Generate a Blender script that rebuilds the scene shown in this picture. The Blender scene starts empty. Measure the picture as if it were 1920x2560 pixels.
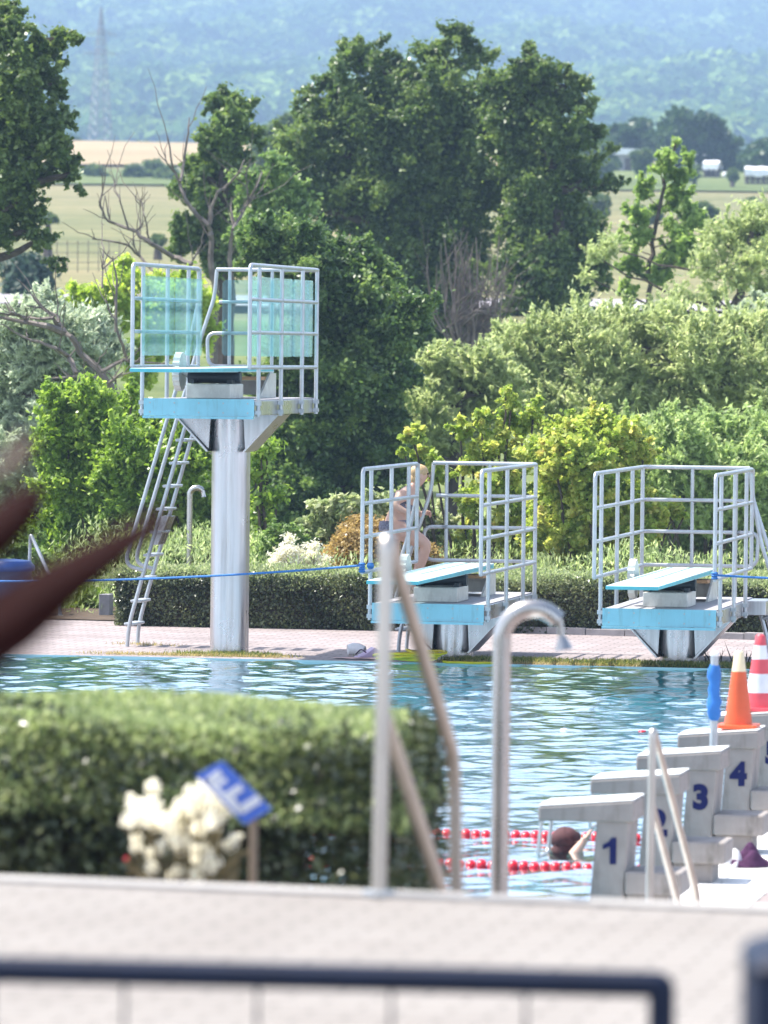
import bpy, bmesh, math, random
import numpy as np
from mathutils import Vector, Matrix
random.seed(7); rng = np.random.default_rng(11)
S = bpy.context.scene
COL = S.collection
R = math.radians
# ------------------------------------------------------------------ camera
F = 14222.0                      # focal length in source pixels (1920 x 2560)
CAMZ = 3.22
PITCH = math.atan((1280 - 870) / F); ROLL = R(0.6)
MROT = Matrix.Rotation(math.pi / 2 - PITCH, 3, 'X') @ Matrix.Rotation(ROLL, 3, 'Z')
CPOS = Vector((0, 0, CAMZ))
def ray(px, py): return MROT @ Vector(((px - 960) / F, -(py - 1280) / F, -1.0))
def P(px, py, d):
    r = ray(px, py); return CPOS + r * (d / r.y)
def PZ(px, py, z):
    r = ray(px, py); return CPOS + r * ((z - CAMZ) / r.z)
cam = bpy.data.cameras.new('camera'); co = bpy.data.objects.new('camera', cam); COL.objects.link(co)
co.matrix_world = Matrix.Translation(CPOS) @ MROT.to_4x4()
cam.sensor_fit = 'VERTICAL'; cam.sensor_height = 36.0; cam.lens = F / 2560 * 36.0
cam.clip_start = 0.5; cam.clip_end = 9000
cam.dof.use_dof = True; cam.dof.focus_distance = 57.0; cam.dof.aperture_fstop = 4.6
S.camera = co
# ------------------------------------------------------------------ pool frame
A = R(10.3)
U = Vector((math.cos(A), -math.sin(A), 0)); V = Vector((math.sin(A), math.cos(A), 0))
# ------------------------------------------------------------------ materials
def mat(name):
    m = bpy.data.materials.new(name); m.use_nodes = True
    nt = m.node_tree; b = nt.nodes['Principled BSDF']; return m, nt, b
def N(nt, t, **kw):
    n = nt.nodes.new(t)
    for k, v in kw.items(): setattr(n, k, v)
    return n
def ramp(nt, stops, fac):
    r = N(nt, 'ShaderNodeValToRGB'); e = r.color_ramp.elements
    while len(e) < len(stops): e.new(0.5)
    for i, (p, c) in enumerate(stops):
        e[i].position = p; e[i].color = (*c, 1)
    nt.links.new(fac, r.inputs['Fac']); return r.outputs['Color']
def noise(nt, scale, detail=4, coord=None, rough=.55):
    n = N(nt, 'ShaderNodeTexNoise'); n.inputs['Scale'].default_value = scale
    n.inputs['Detail'].default_value = detail; n.inputs['Roughness'].default_value = rough
    if coord is not None: nt.links.new(coord, n.inputs['Vector'])
    return n
def objco(nt, scale=(1, 1, 1), kind='Object', rot=(0, 0, 0)):
    t = N(nt, 'ShaderNodeTexCoord'); mp = N(nt, 'ShaderNodeMapping')
    mp.inputs['Scale'].default_value = scale; mp.inputs['Rotation'].default_value = rot
    nt.links.new(t.outputs[kind], mp.inputs['Vector']); return mp.outputs['Vector']
def worldco(nt, scale=(1, 1, 1), rot=(0, 0, 0)):
    t = N(nt, 'ShaderNodeNewGeometry'); mp = N(nt, 'ShaderNodeMapping')
    mp.inputs['Scale'].default_value = scale; mp.inputs['Rotation'].default_value = rot
    nt.links.new(t.outputs['Position'], mp.inputs['Vector']); return mp.outputs['Vector']
def bump(nt, b, h, strength=.3, dist=.01):
    n = N(nt, 'ShaderNodeBump'); n.inputs['Strength'].default_value = strength
    n.inputs['Distance'].default_value = dist
    nt.links.new(h, n.inputs['Height']); nt.links.new(n.outputs['Normal'], b.inputs['Normal'])
def simple(name, c, rough=.5, metal=0, var=.15, sc=6, spec=.5, bmp=0):
    m, nt, b = mat(name)
    n = noise(nt, sc, 5, objco(nt))
    lo = tuple(x * (1 - var) for x in c); hi = tuple(min(1, x * (1 + var)) for x in c)
    nt.links.new(ramp(nt, [(.3, lo), (.7, hi)], n.outputs['Fac']), b.inputs['Base Color'])
    b.inputs['Roughness'].default_value = rough; b.inputs['Metallic'].default_value = metal
    b.inputs['Specular IOR Level'].default_value = spec
    if bmp: bump(nt, b, noise(nt, sc * 6, 4, objco(nt)).outputs['Fac'], bmp, .005)
    return m
def brushed(name, c, rough=.32, metal=.85, sc=(60, 60, 1.2)):
    m, nt, b = mat(name)
    n = noise(nt, 1.0, 5, objco(nt, sc)); n2 = noise(nt, 3.0, 3, objco(nt))
    nt.links.new(ramp(nt, [(.3, tuple(x * .86 for x in c)), (.7, tuple(min(1, x * 1.08) for x in c))], n.outputs['Fac']), b.inputs['Base Color'])
    mr = N(nt, 'ShaderNodeMapRange'); mr.inputs['To Min'].default_value = rough - .08; mr.inputs['To Max'].default_value = rough + .14
    nt.links.new(n2.outputs['Fac'], mr.inputs['Value']); nt.links.new(mr.outputs['Result'], b.inputs['Roughness'])
    b.inputs['Metallic'].default_value = metal
    return m
def leafmat(name, stops, trans=.4, rough=.45, spec=.35):
    m, nt, b = mat(name)
    at = N(nt, 'ShaderNodeAttribute', attribute_name='tint')
    c = ramp(nt, stops, at.outputs['Fac'])
    nt.links.new(c, b.inputs['Base Color']); b.inputs['Roughness'].default_value = rough
    b.inputs['Specular IOR Level'].default_value = spec
    tr = N(nt, 'ShaderNodeBsdfTranslucent')
    hs = N(nt, 'ShaderNodeHueSaturation'); hs.inputs['Saturation'].default_value = 1.1; hs.inputs['Value'].default_value = 1.5
    nt.links.new(c, hs.inputs['Color']); nt.links.new(hs.outputs['Color'], tr.inputs['Color'])
    mx = N(nt, 'ShaderNodeMixShader'); mx.inputs['Fac'].default_value = trans
    nt.links.new(b.outputs['BSDF'], mx.inputs[1]); nt.links.new(tr.outputs['BSDF'], mx.inputs[2])
    nt.links.new(mx.outputs['Shader'], nt.nodes['Material Output'].inputs['Surface'])
    return m
M = {}
M['steel'] = brushed('brushed_steel', (.53, .51, .52), .26, .93, (26, 26, .5))
M['tube'] = brushed('satin_tube', (.45, .475, .50), .38, .6, (8, 8, 8))
M['shower'] = brushed('polished_pipe', (.46, .44, .42), .24, .95, (8, 8, 2))
M['warmtube'] = brushed('stained_tube', (.47, .435, .395), .32, .8, (8, 8, 3))
M['fascia'] = simple('pool_reflection_fascia', (.26, .54, .64), .3, .3, .12, 2)  # steel front: the pool's cyan reflection is put into the base colour
M['board'] = simple('mint_board', (.55, .72, .72), .6, 0, .08, 3, .3, .1)
M['boardedge'] = simple('turquoise_edge', (.12, .52, .58), .5)
M['decking'] = simple('grey_platform_grit', (.38, .37, .39), .85, 0, .15, 20, .3, .3)
M['boxmetal'] = brushed('cast_box', (.62, .62, .58), .5, .35, (10, 10, 10))
M['rubber'] = simple('black_rubber', (.012, .022, .03), .5)
M['wood'] = simple('pale_wood', (.45, .27, .14), .7, 0, .25, 8)
M['conc'] = simple('start_block_concrete', (.30, .268, .25), .8, 0, .1, 7, .3, .2)
M['whitepaint'] = simple('white_coating', (.80, .80, .79), .6, 0, .05, 9, .4)
M['navytext'] = simple('navy_paint', (.004, .007, .07), .6, 0, .1, 6, .2)
M['navy'] = simple('navy_powder_coat', (.004, .010, .03), .55, 0, .15, 6, .2)
M['orange'] = simple('orange_plastic', (.68, .10, .025), .45, 0, .1, 5)
M['conepale'] = simple('pale_reflective_collar', (.80, .66, .42), .4)
M['conered'] = simple('cone_red', (.62, .07, .09), .45)
M['conewhite'] = simple('cone_white', (.75, .75, .78), .4)
M['bluefoam'] = simple('blue_foam', (.02, .16, .50), .6)
M['rope'] = simple('blue_rope', (.03, .16, .45), .7, 0, .25, 60)
M['float'] = simple('red_float', (.62, .012, .03), .3)
M['floatw'] = simple('white_float', (.82, .82, .82), .3)
M['hose'] = simple('yellow_hose', (.70, .55, .02), .35)
M['towelw'] = simple('white_terry', (.78, .76, .76), .95, 0, .05, 40, .1, .4)
M['lav'] = simple('lavender_plastic', (.55, .42, .60), .5)
M['purple'] = simple('purple_terry', (.07, .03, .07), .9, 0, .3, 30, .1, .4)
M['binblue'] = simple('blue_plastic', (.010, .045, .20), .4)
M['bindark'] = simple('dark_blue_plastic', (.03, .05, .13), .4)
M['stone'] = simple('grey_stone', (.25, .24, .25), .85, 0, .2, 10, .3, .3)
M['kerb'] = simple('kerb_stone', (.30, .28, .28), .85, 0, .2, 6, .3, .3)
M['bark'] = simple('bark', (.075, .06, .05), .9, 0, .35, 9, .2, .5)
M['deadwood'] = simple('weathered_dead_wood', (.17, .145, .13), .85, 0, .35, 7, .2, .5)
M['twig'] = simple('grey_twigs', (.17, .14, .13), .9, 0, .3, 6, .2)
M['kerblight'] = simple('light_kerb_stone', (.36, .34, .32), .8, 0, .12, 5, .3, .2)
M['soil'] = simple('soil', (.09, .065, .045), .95, 0, .3, 5, .2, .5)
M['skin'] = simple('skin', (.60, .36, .27), .5, 0, .06, 12)
M['hair'] = simple('fair_hair', (.50, .34, .17), .5, 0, .25, 40)
M['hairdark'] = simple('dark_red_hair', (.07, .022, .025), .85, 0, .25, 40)
M['bikini'] = simple('patterned_bikini', (.16, .16, .22), .7, 0, .6, 60)
M['signblue'] = simple('sign_blue', (.06, .15, .58), .4)
M['signwhite'] = simple('sign_white', (.80, .80, .84), .5)
M['cream'] = simple('cream_blossom', (.74, .68, .52), .8, 0, .12, 14, .2, .3)
M['redleaf'] = simple('dark_red_leaf', (.017, .0035, .0035), .8, 0, .3, 5, .08)
M['brownleaf'] = simple('withered_brown_leaf', (.06, .03, .015), .6, 0, .3, 5)
M['pylon'] = simple('galvanised_lattice', (.22, .23, .25), .6, .3)
M['roofwhite'] = simple('white_tarpaulin', (.82, .82, .84), .6)
M['logdark'] = simple('stacked_logs', (.10, .08, .07), .9, 0, .5, 3)
M['hutwall'] = simple('hut_wall', (.35, .33, .33), .8)
def weather(key, stain, amount, sc):
    m = M[key]; nt = m.node_tree; b = nt.nodes['Principled BSDF']; l = b.inputs['Base Color'].links[0]; src = l.from_socket
    n = noise(nt, 1.0, 7, objco(nt, sc), .7); mk = N(nt, 'ShaderNodeMapRange'); mk.inputs['From Min'].default_value = .52; mk.inputs['From Max'].default_value = .72; mk.inputs['To Max'].default_value = amount
    nt.links.new(n.outputs['Fac'], mk.inputs['Value']); mx = N(nt, 'ShaderNodeMixRGB'); nt.links.new(mk.outputs[0], mx.inputs[0]); nt.links.new(src, mx.inputs[1]); mx.inputs[2].default_value = (*stain, 1)
    nt.links.new(mx.outputs[0], b.inputs['Base Color'])
weather('conc', (.11, .095, .075), .65, (9, 9, 2.2)); weather('conc', (.34, .33, .31), .5, (30, 30, 30))
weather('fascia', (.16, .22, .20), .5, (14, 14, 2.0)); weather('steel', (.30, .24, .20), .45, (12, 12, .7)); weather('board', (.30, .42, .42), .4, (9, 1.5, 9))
weather('tube', (.36, .31, .27), .35, (7, 7, 5)); weather('decking', (.22, .20, .20), .6, (5, 5, 5)); weather('boxmetal', (.32, .30, .27), .5, (9, 9, 4))
# glass
m, nt, b = mat('teal_acrylic')
g = N(nt, 'ShaderNodeBsdfGlossy'); g.inputs['Roughness'].default_value = .04; g.inputs['Color'].default_value = (.8, .95, .95, 1)
t = N(nt, 'ShaderNodeBsdfTransparent'); df = N(nt, 'ShaderNodeBsdfTranslucent')
nt.links.new(ramp(nt, [(.35, (.74, .92, .93)), (.65, (.86, .97, .97))], noise(nt, 3, 4, objco(nt, (1, 1, .3))).outputs['Fac']), t.inputs['Color'])
df.inputs['Color'].default_value = (.62, .86, .95, 1)
lw = N(nt, 'ShaderNodeFresnel'); lw.inputs['IOR'].default_value = 1.45
m1 = N(nt, 'ShaderNodeMixShader'); m1.inputs['Fac'].default_value = .10
nt.links.new(t.outputs[0], m1.inputs[1]); nt.links.new(df.outputs[0], m1.inputs[2])
lm = N(nt, 'ShaderNodeMath', operation='MULTIPLY'); lm.inputs[1].default_value = .3; nt.links.new(lw.outputs[0], lm.inputs[0]); m2 = N(nt, 'ShaderNodeMixShader'); nt.links.new(lm.outputs[0], m2.inputs['Fac']); nt.links.new(m1.outputs[0], m2.inputs[1]); nt.links.new(g.outputs[0], m2.inputs[2])
nt.links.new(m2.outputs[0], nt.nodes['Material Output'].inputs['Surface']); M['glass'] = m
# water: fresnel reflection over a tinted clear body, pool floor seen below
m, nt, b = mat('pool_water')
n1 = noise(nt, 1.0, 3, worldco(nt, (1.9, 2.4, 1), (0, 0, A)), .5)
n2 = noise(nt, 1.0, 4, worldco(nt, (5.5, 6.5, 1), (0, 0, A + .2)), .55)
ad = N(nt, 'ShaderNodeMath', operation='MULTIPLY_ADD'); ad.inputs[1].default_value = .30
nt.links.new(n2.outputs['Fac'], ad.inputs[0]); nt.links.new(n1.outputs['Fac'], ad.inputs[2])
bp = N(nt, 'ShaderNodeBump'); bp.inputs['Strength'].default_value = 1.0; bp.inputs['Distance'].default_value = .012
nt.links.new(ad.outputs[0], bp.inputs['Height'])
g = N(nt, 'ShaderNodeBsdfGlossy'); g.inputs['Roughness'].default_value = .03; g.inputs['Color'].default_value = (.95, .98, 1, 1)
t = N(nt, 'ShaderNodeBsdfTransparent'); t.inputs['Color'].default_value = (.45, .86, .95, 1)
fr = N(nt, 'ShaderNodeFresnel'); fr.inputs['IOR'].default_value = 1.33
nt.links.new(bp.outputs[0], g.inputs['Normal'])
mx = N(nt, 'ShaderNodeMixShader'); fm = N(nt, 'ShaderNodeMapRange'); fm.inputs['From Min'].default_value = .02; fm.inputs['To Min'].default_value = .42; fm.inputs['To Max'].default_value = 1; nt.links.new(fr.outputs[0], fm.inputs['Value'])
nt.links.new(fm.outputs[0], mx.inputs[0]); nt.links.new(t.outputs[0], mx.inputs[1]); nt.links.new(g.outputs[0], mx.inputs[2])
nt.links.new(mx.outputs[0], nt.nodes['Material Output'].inputs['Surface']); M['water'] = m
M['pooltile'] = simple('pool_tile', (.50, .70, .75), .4, 0, .08, 1.5)
# paving
def paving(name, c, bw, bh, mortar, var, dirt):
    m, nt, b = mat(name)
    br = N(nt, 'ShaderNodeTexBrick'); br.inputs['Scale'].default_value = 1.0
    br.inputs['Brick Width'].default_value = bw; br.inputs['Row Height'].default_value = bh
    br.inputs['Mortar Size'].default_value = mortar; br.inputs['Mortar Smooth'].default_value = .3
    br.inputs['Color1'].default_value = (*[x * (1 - var) for x in c], 1); br.inputs['Color2'].default_value = (*[min(1, x * (1 + var)) for x in c], 1)
    br.inputs['Mortar'].default_value = (*[x * .55 for x in c], 1)
    nt.links.new(worldco(nt, (1, 1, 1), (0, 0, A)), br.inputs['Vector'])
    n = noise(nt, .9, 6, worldco(nt)); n.inputs['Roughness'].default_value = .65
    mu = N(nt, 'ShaderNodeMixRGB', blend_type='MULTIPLY'); mu.inputs['Fac'].default_value = dirt
    nt.links.new(br.outputs['Color'], mu.inputs[1])
    nt.links.new(ramp(nt, [(.3, (.62, .58, .55)), (.62, (1, 1, 1))], n.outputs['Fac']), mu.inputs[2])
    nt.links.new(mu.outputs[0], b.inputs['Base Color']); b.inputs['Roughness'].default_value = .85
    bump(nt, b, br.outputs['Fac'], -.3, .006); return m
M['paver'] = paving('pink_pavers', (.32, .272, .268), .24, .16, .012, .12, .75)
M['terrace'] = paving('pale_terrace_slabs', (.25, .228, .208), .22, .11, .007, .04, .5)
M['whitetile'] = paving('white_edge_tiles', (.80, .79, .77), .30, .15, .006, .03, .2)
# grass / fields
def ground_mat(name, stops, sc1=.15, sc2=3.0):
    m, nt, b = mat(name)
    n = noise(nt, sc1, 6, worldco(nt, (1, .35, 1))); n2 = noise(nt, sc2, 4, worldco(nt))
    ad = N(nt, 'ShaderNodeMath', operation='MULTIPLY_ADD'); ad.inputs[1].default_value = .4
    nt.links.new(n2.outputs['Fac'], ad.inputs[0])
    s = N(nt, 'ShaderNodeMath', operation='MULTIPLY'); s.inputs[1].default_value = .6
    nt.links.new(n.outputs['Fac'], s.inputs[0]); nt.links.new(s.outputs[0], ad.inputs[2])
    nt.links.new(ramp(nt, stops, ad.outputs[0]), b.inputs['Base Color'])
    b.inputs['Roughness'].default_value = .95; b.inputs['Specular IOR Level'].default_value = .1
    wv = N(nt, 'ShaderNodeTexNoise'); wv.inputs['Scale'].default_value = 1; wv.inputs['Detail'].default_value = 5; nt.links.new(worldco(nt, (.012, .22, 1), (0, 0, .12)), wv.inputs['Vector'])
    src = b.inputs['Base Color'].links[0].from_socket; mu = N(nt, 'ShaderNodeMixRGB', blend_type='MULTIPLY'); mu.inputs[0].default_value = .8; nt.links.new(src, mu.inputs[1]); nt.links.new(ramp(nt, [(.35, (.62, .66, .6)), (.65, (1.15, 1.1, 1.08))], wv.outputs['Fac']), mu.inputs[2]); nt.links.new(mu.outputs[0], b.inputs['Base Color'])
    bump(nt, b, n2.outputs['Fac'], .5, .2); return m
M['meadow'] = ground_mat('dry_meadow', [(.35, (.12, .14, .06)), (.5, (.20, .19, .095)), (.65, (.25, .21, .12))], .05, .9)
M['greenstrip'] = ground_mat('green_grass', [(.35, (.10, .14, .05)), (.65, (.17, .20, .08))], .08, 1)
M['wheat'] = ground_mat('ripe_wheat', [(.35, (.33, .255, .155)), (.65, (.40, .31, .20))], .03, .5)
M['hillsoil'] = ground_mat('forest_floor', [(.3, (.02, .04, .02)), (.7, (.04, .07, .03))], .01, .1)
M['roadm'] = ground_mat('distant_road', [(.3, (.30, .28, .31)), (.7, (.42, .40, .44))], .1, 2)
# leaves
def LS(a, b_, c): return [(0.1, a), (.5, b_), (.9, c)]
M['oak'] = leafmat('oak_leaves', LS((.040, .075, .020), (.115, .175, .045), (.24, .31, .09)), .40, .38, .5)
M['ivy'] = leafmat('ivy_leaves', LS((.045, .085, .02), (.13, .20, .05), (.25, .33, .09)), .35, .35, .5)
M['shrubdark'] = leafmat('shrub_leaves', LS((.035, .07, .024), (.105, .175, .05), (.25, .34, .10)), .40, .38, .5)
M['bright'] = leafmat('bright_leaves', LS((.09, .16, .025), (.24, .36, .06), (.42, .54, .13)), .48, .36, .5)
M['silver'] = leafmat('silver_willow_leaves', LS((.24, .29, .19), (.44, .50, .35), (.62, .67, .53)), .48, .45, .5)
M['olive'] = leafmat('willow_leaves', LS((.23, .29, .12), (.41, .47, .22), (.58, .62, .34)), .55, .5, .4)
M['midgreen'] = leafmat('mid_green_leaves', LS((.09, .16, .045), (.20, .30, .09), (.34, .44, .15)), .45, .4, .5)
M['lightgreen'] = leafmat('light_green_leaves', LS((.12, .19, .05), (.26, .37, .10), (.42, .52, .18)), .5, .4, .5)
M['lime'] = leafmat('lime_green_leaves', LS((.18, .28, .05), (.42, .54, .10), (.60, .66, .18)), .5, .42, .4)
M['palegreen'] = leafmat('pale_green_leaves', LS((.18, .25, .09), (.36, .46, .18), (.54, .62, .30)), .5, .45, .4)
M['yellow'] = leafmat('yellowing_leaves', [(0, (.17, .28, .06)), (.48, (.38, .47, .11)), (.84, (.60, .59, .18)), (.97, (.66, .46, .27))], .5, .42, .4)
M['variegated'] = leafmat('variegated_leaves', LS((.16, .24, .08), (.38, .44, .20), (.66, .66, .46)), .4, .4, .4)
M['brownbush'] = leafmat('bronze_leaves', LS((.17, .11, .04), (.36, .26, .10), (.54, .42, .19)), .4, .4, .4)
M['whiteflower'] = leafmat('white_plumes', LS((.62, .60, .40), (.80, .78, .66), (.84, .83, .78)), .45, .8, .1)
M['hedge'] = leafmat('hedge_leaves', LS((.035, .045, .02), (.072, .092, .038), (.18, .20, .09)), .32, .3, .6)
M['hedgetop'] = leafmat('hedge_shoots', LS((.18, .23, .09), (.29, .35, .16), (.41, .45, .24)), .5, .5, .4)
M['conifer'] = leafmat('poplar_leaves', LS((.018, .045, .03), (.035, .07, .04), (.06, .10, .05)), .3)
M['fartree'] = leafmat('far_tree_leaves', LS((.022, .05, .015), (.04, .085, .022), (.075, .125, .035)), .3)
M['farlight'] = leafmat('far_light_leaves', LS((.06, .10, .03), (.10, .15, .05), (.15, .20, .07)), .35)
M['hillleaf'] = leafmat('hill_forest_leaves', LS((.008, .028, .016), (.07, .14, .035), (.30, .42, .10)), .15, .9, 0)
M['creampetal'] = leafmat('cream_petals', LS((.84, .81, .70), (.88, .86, .79), (.90, .89, .85)), .5, .8, .1)
M['grass'] = leafmat('grass_blades', LS((.07, .12, .03), (.18, .22, .05), (.38, .34, .12)), .4)
M['dead_grass'] = leafmat('dry_grass', LS((.25, .2, .08), (.40, .33, .14), (.5, .42, .2)), .4)
# ------------------------------------------------------------------ object helpers
def tagset(o, label=None, cat=None, group=None, kind=None):
    if label: o['label'] = label
    if cat: o['category'] = cat
    if group: o['group'] = group
    if kind: o['kind'] = kind
    return o
def thing(name, label, cat, loc=(0, 0, 0), rz=0, group=None):
    o = bpy.data.objects.new(name, None); COL.objects.link(o); o.location = loc; o.rotation_euler = (0, 0, rz)
    o.empty_display_size = .2
    return tagset(o, label, cat, group)
def copy_tree(o, parent=None):
    c = o.copy(); COL.objects.link(c); c.parent = parent
    for ch in [x for x in S.objects if x.parent == o]: copy_tree(ch, c)
    return c
class MB:
    def __init__(s): s.v = []; s.f = []
    def add(s, vs, fs):
        n = len(s.v); s.v += [tuple(v) for v in vs]; s.f += [tuple(i + n for i in f) for f in fs]; return s
    def box(s, x0, x1, y0, y1, z0, z1):
        return s.add([(x0, y0, z0), (x1, y0, z0), (x1, y1, z0), (x0, y1, z0), (x0, y0, z1), (x1, y0, z1), (x1, y1, z1), (x0, y1, z1)],
                     [(0, 3, 2, 1), (4, 5, 6, 7), (0, 1, 5, 4), (1, 2, 6, 5), (2, 3, 7, 6), (3, 0, 4, 7)])
    def prism(s, poly, axis, a, b):      # poly of 2-D points, extruded along axis from a to b
        n = len(poly)
        def pt(p, t):
            if axis == 'x': return (t, p[0], p[1])
            if axis == 'y': return (p[0], t, p[1])
            return (p[0], p[1], t)
        vs = [pt(p, a) for p in poly] + [pt(p, b) for p in poly]
        fs = [tuple(range(n - 1, -1, -1)), tuple(range(n, 2 * n))] + [(i, (i + 1) % n, n + (i + 1) % n, n + i) for i in range(n)]
        return s.add(vs, fs)
    def tube(s, pts, r, seg=10, cap=True):
        pts = [Vector(p) for p in pts]; rs = r if isinstance(r, (list, tuple)) else [r] * len(pts)
        vs = []; fs = []; prev = None
        for i, p in enumerate(pts):
            t = (pts[min(i + 1, len(pts) - 1)] - pts[max(i - 1, 0)]).normalized()
            if prev is None:
                a = Vector((0, 0, 1)) if abs(t.z) < .9 else Vector((1, 0, 0)); nrm = t.cross(a).normalized()
            else:
                nrm = (prev - t * prev.dot(t)).normalized()
            prev = nrm; bn = t.cross(nrm)
            for k in range(seg):
                an = 2 * math.pi * k / seg
                vs.append(p + (nrm * math.cos(an) + bn * math.sin(an)) * rs[i])
        for i in range(len(pts) - 1):
            for k in range(seg):
                k2 = (k + 1) % seg
                fs.append((i * seg + k, i * seg + k2, (i + 1) * seg + k2, (i + 1) * seg + k))
        if cap:
            fs.append(tuple(range(seg - 1, -1, -1))); fs.append(tuple((len(pts) - 1) * seg + k for k in range(seg)))
        return s.add(vs, fs)
    def lathe(s, prof, c=(0, 0, 0), seg=24):   # prof of (r, z)
        vs = []; fs = []; n = len(prof)
        for r_, z in prof:
            for k in range(seg):
                an = 2 * math.pi * k / seg; vs.append((c[0] + r_ * math.cos(an), c[1] + r_ * math.sin(an), c[2] + z))
        for i in range(n - 1):
            for k in range(seg):
                k2 = (k + 1) % seg; fs.append((i * seg + k, i * seg + k2, (i + 1) * seg + k2, (i + 1) * seg + k))
        fs.append(tuple(range(seg - 1, -1, -1))); fs.append(tuple((n - 1) * seg + k for k in range(seg)))
        return s.add(vs, fs)
    def blob(s, c, rx, ry, rz, seg=12, rings=8, jit=0):
        vs = []; fs = []
        for i in range(rings + 1):
            th = math.pi * i / rings
            for k in range(seg):
                ph = 2 * math.pi * k / seg; j = 1 + random.uniform(-jit, jit)
                vs.append((c[0] + rx * j * math.sin(th) * math.cos(ph), c[1] + ry * j * math.sin(th) * math.sin(ph), c[2] + rz * j * math.cos(th)))
        for i in range(rings):
            for k in range(seg):
                k2 = (k + 1) % seg; fs.append((i * seg + k, (i + 1) * seg + k, (i + 1) * seg + k2, i * seg + k2))
        return s.add(vs, fs)
    def build(s, name, m, parent=None, smooth=False, bevel=0, **tags):
        me = bpy.data.meshes.new(name); me.from_pydata(s.v, [], s.f); me.update()
        o = bpy.data.objects.new(name, me); COL.objects.link(o)
        if m is not None: me.materials.append(m)
        if smooth:
            me.polygons.foreach_set('use_smooth', [True] * len(me.polygons)); me.set_sharp_from_angle(angle=R(40))
        if parent: o.parent = parent
        if bevel:
            bv = o.modifiers.new('bevel', 'BEVEL'); bv.width = bevel; bv.segments = 2; bv.limit_method = 'ANGLE'
        return tagset(o, **tags)
def arc(p0, p1, p2, r, n=5):            # rounded corner at p1
    p0, p1, p2 = map(Vector, (p0, p1, p2)); a = (p0 - p1).normalized(); b = (p2 - p1).normalized()
    s, e = p1 + a * r, p1 + b * r
    return [s * (1 - t) ** 2 + p1 * 2 * t * (1 - t) + e * t * t for t in [i / n for i in range(n + 1)]]
def path(pts, r):                       # polyline with rounded corners
    out = [Vector(pts[0])]
    for i in range(1, len(pts) - 1): out += arc(pts[i - 1], pts[i], pts[i + 1], r if not isinstance(r, list) else r[i - 1])
    return out + [Vector(pts[-1])]
# ------------------------------------------------------------------ foliage
def quadmesh(name, verts, tint, m, parent=None, **tags):
    n = len(verts) // 4
    me = bpy.data.meshes.new(name)
    me.vertices.add(4 * n); me.vertices.foreach_set('co', np.ascontiguousarray(verts, dtype=np.float32).ravel())
    me.loops.add(4 * n); me.loops.foreach_set('vertex_index', np.arange(4 * n, dtype=np.int32))
    me.polygons.add(n); me.polygons.foreach_set('loop_start', np.arange(0, 4 * n, 4, dtype=np.int32))
    me.update(calc_edges=True)
    at = me.attributes.new('tint', 'FLOAT', 'FACE'); at.data.foreach_set('value', np.clip(tint, 0, 1).astype(np.float32))
    me.materials.append(m)
    o = bpy.data.objects.new(name, me); COL.objects.link(o)
    if parent: o.parent = parent
    return tagset(o, **tags)
def leafquads(pos, out, length, width, up=.35, rnd=.8, axis=None, axw=0):
    n = len(pos)
    nm = out * .6 + np.array([0, 0, up]) + rng.normal(size=(n, 3)) * rnd
    nm /= np.linalg.norm(nm, axis=1, keepdims=True) + 1e-9
    t = rng.normal(size=(n, 3))
    if axis is not None: t = t * (1 - axw) + np.asarray(axis) * axw * 2
    t -= nm * (t * nm).sum(1, keepdims=True); t /= np.linalg.norm(t, axis=1, keepdims=True) + 1e-9
    b = np.cross(nm, t)
    L = length * rng.uniform(.6, 1.25, (n, 1)); W = width * rng.uniform(.65, 1.2, (n, 1))
    v = np.empty((n, 4, 3)); v[:, 0] = pos - t * L / 2; v[:, 1] = pos + b * W / 2 + t * L * .05; v[:, 2] = pos + t * L / 2; v[:, 3] = pos - b * W / 2 + t * L * .05
    return v.reshape(-1, 3)
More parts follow.
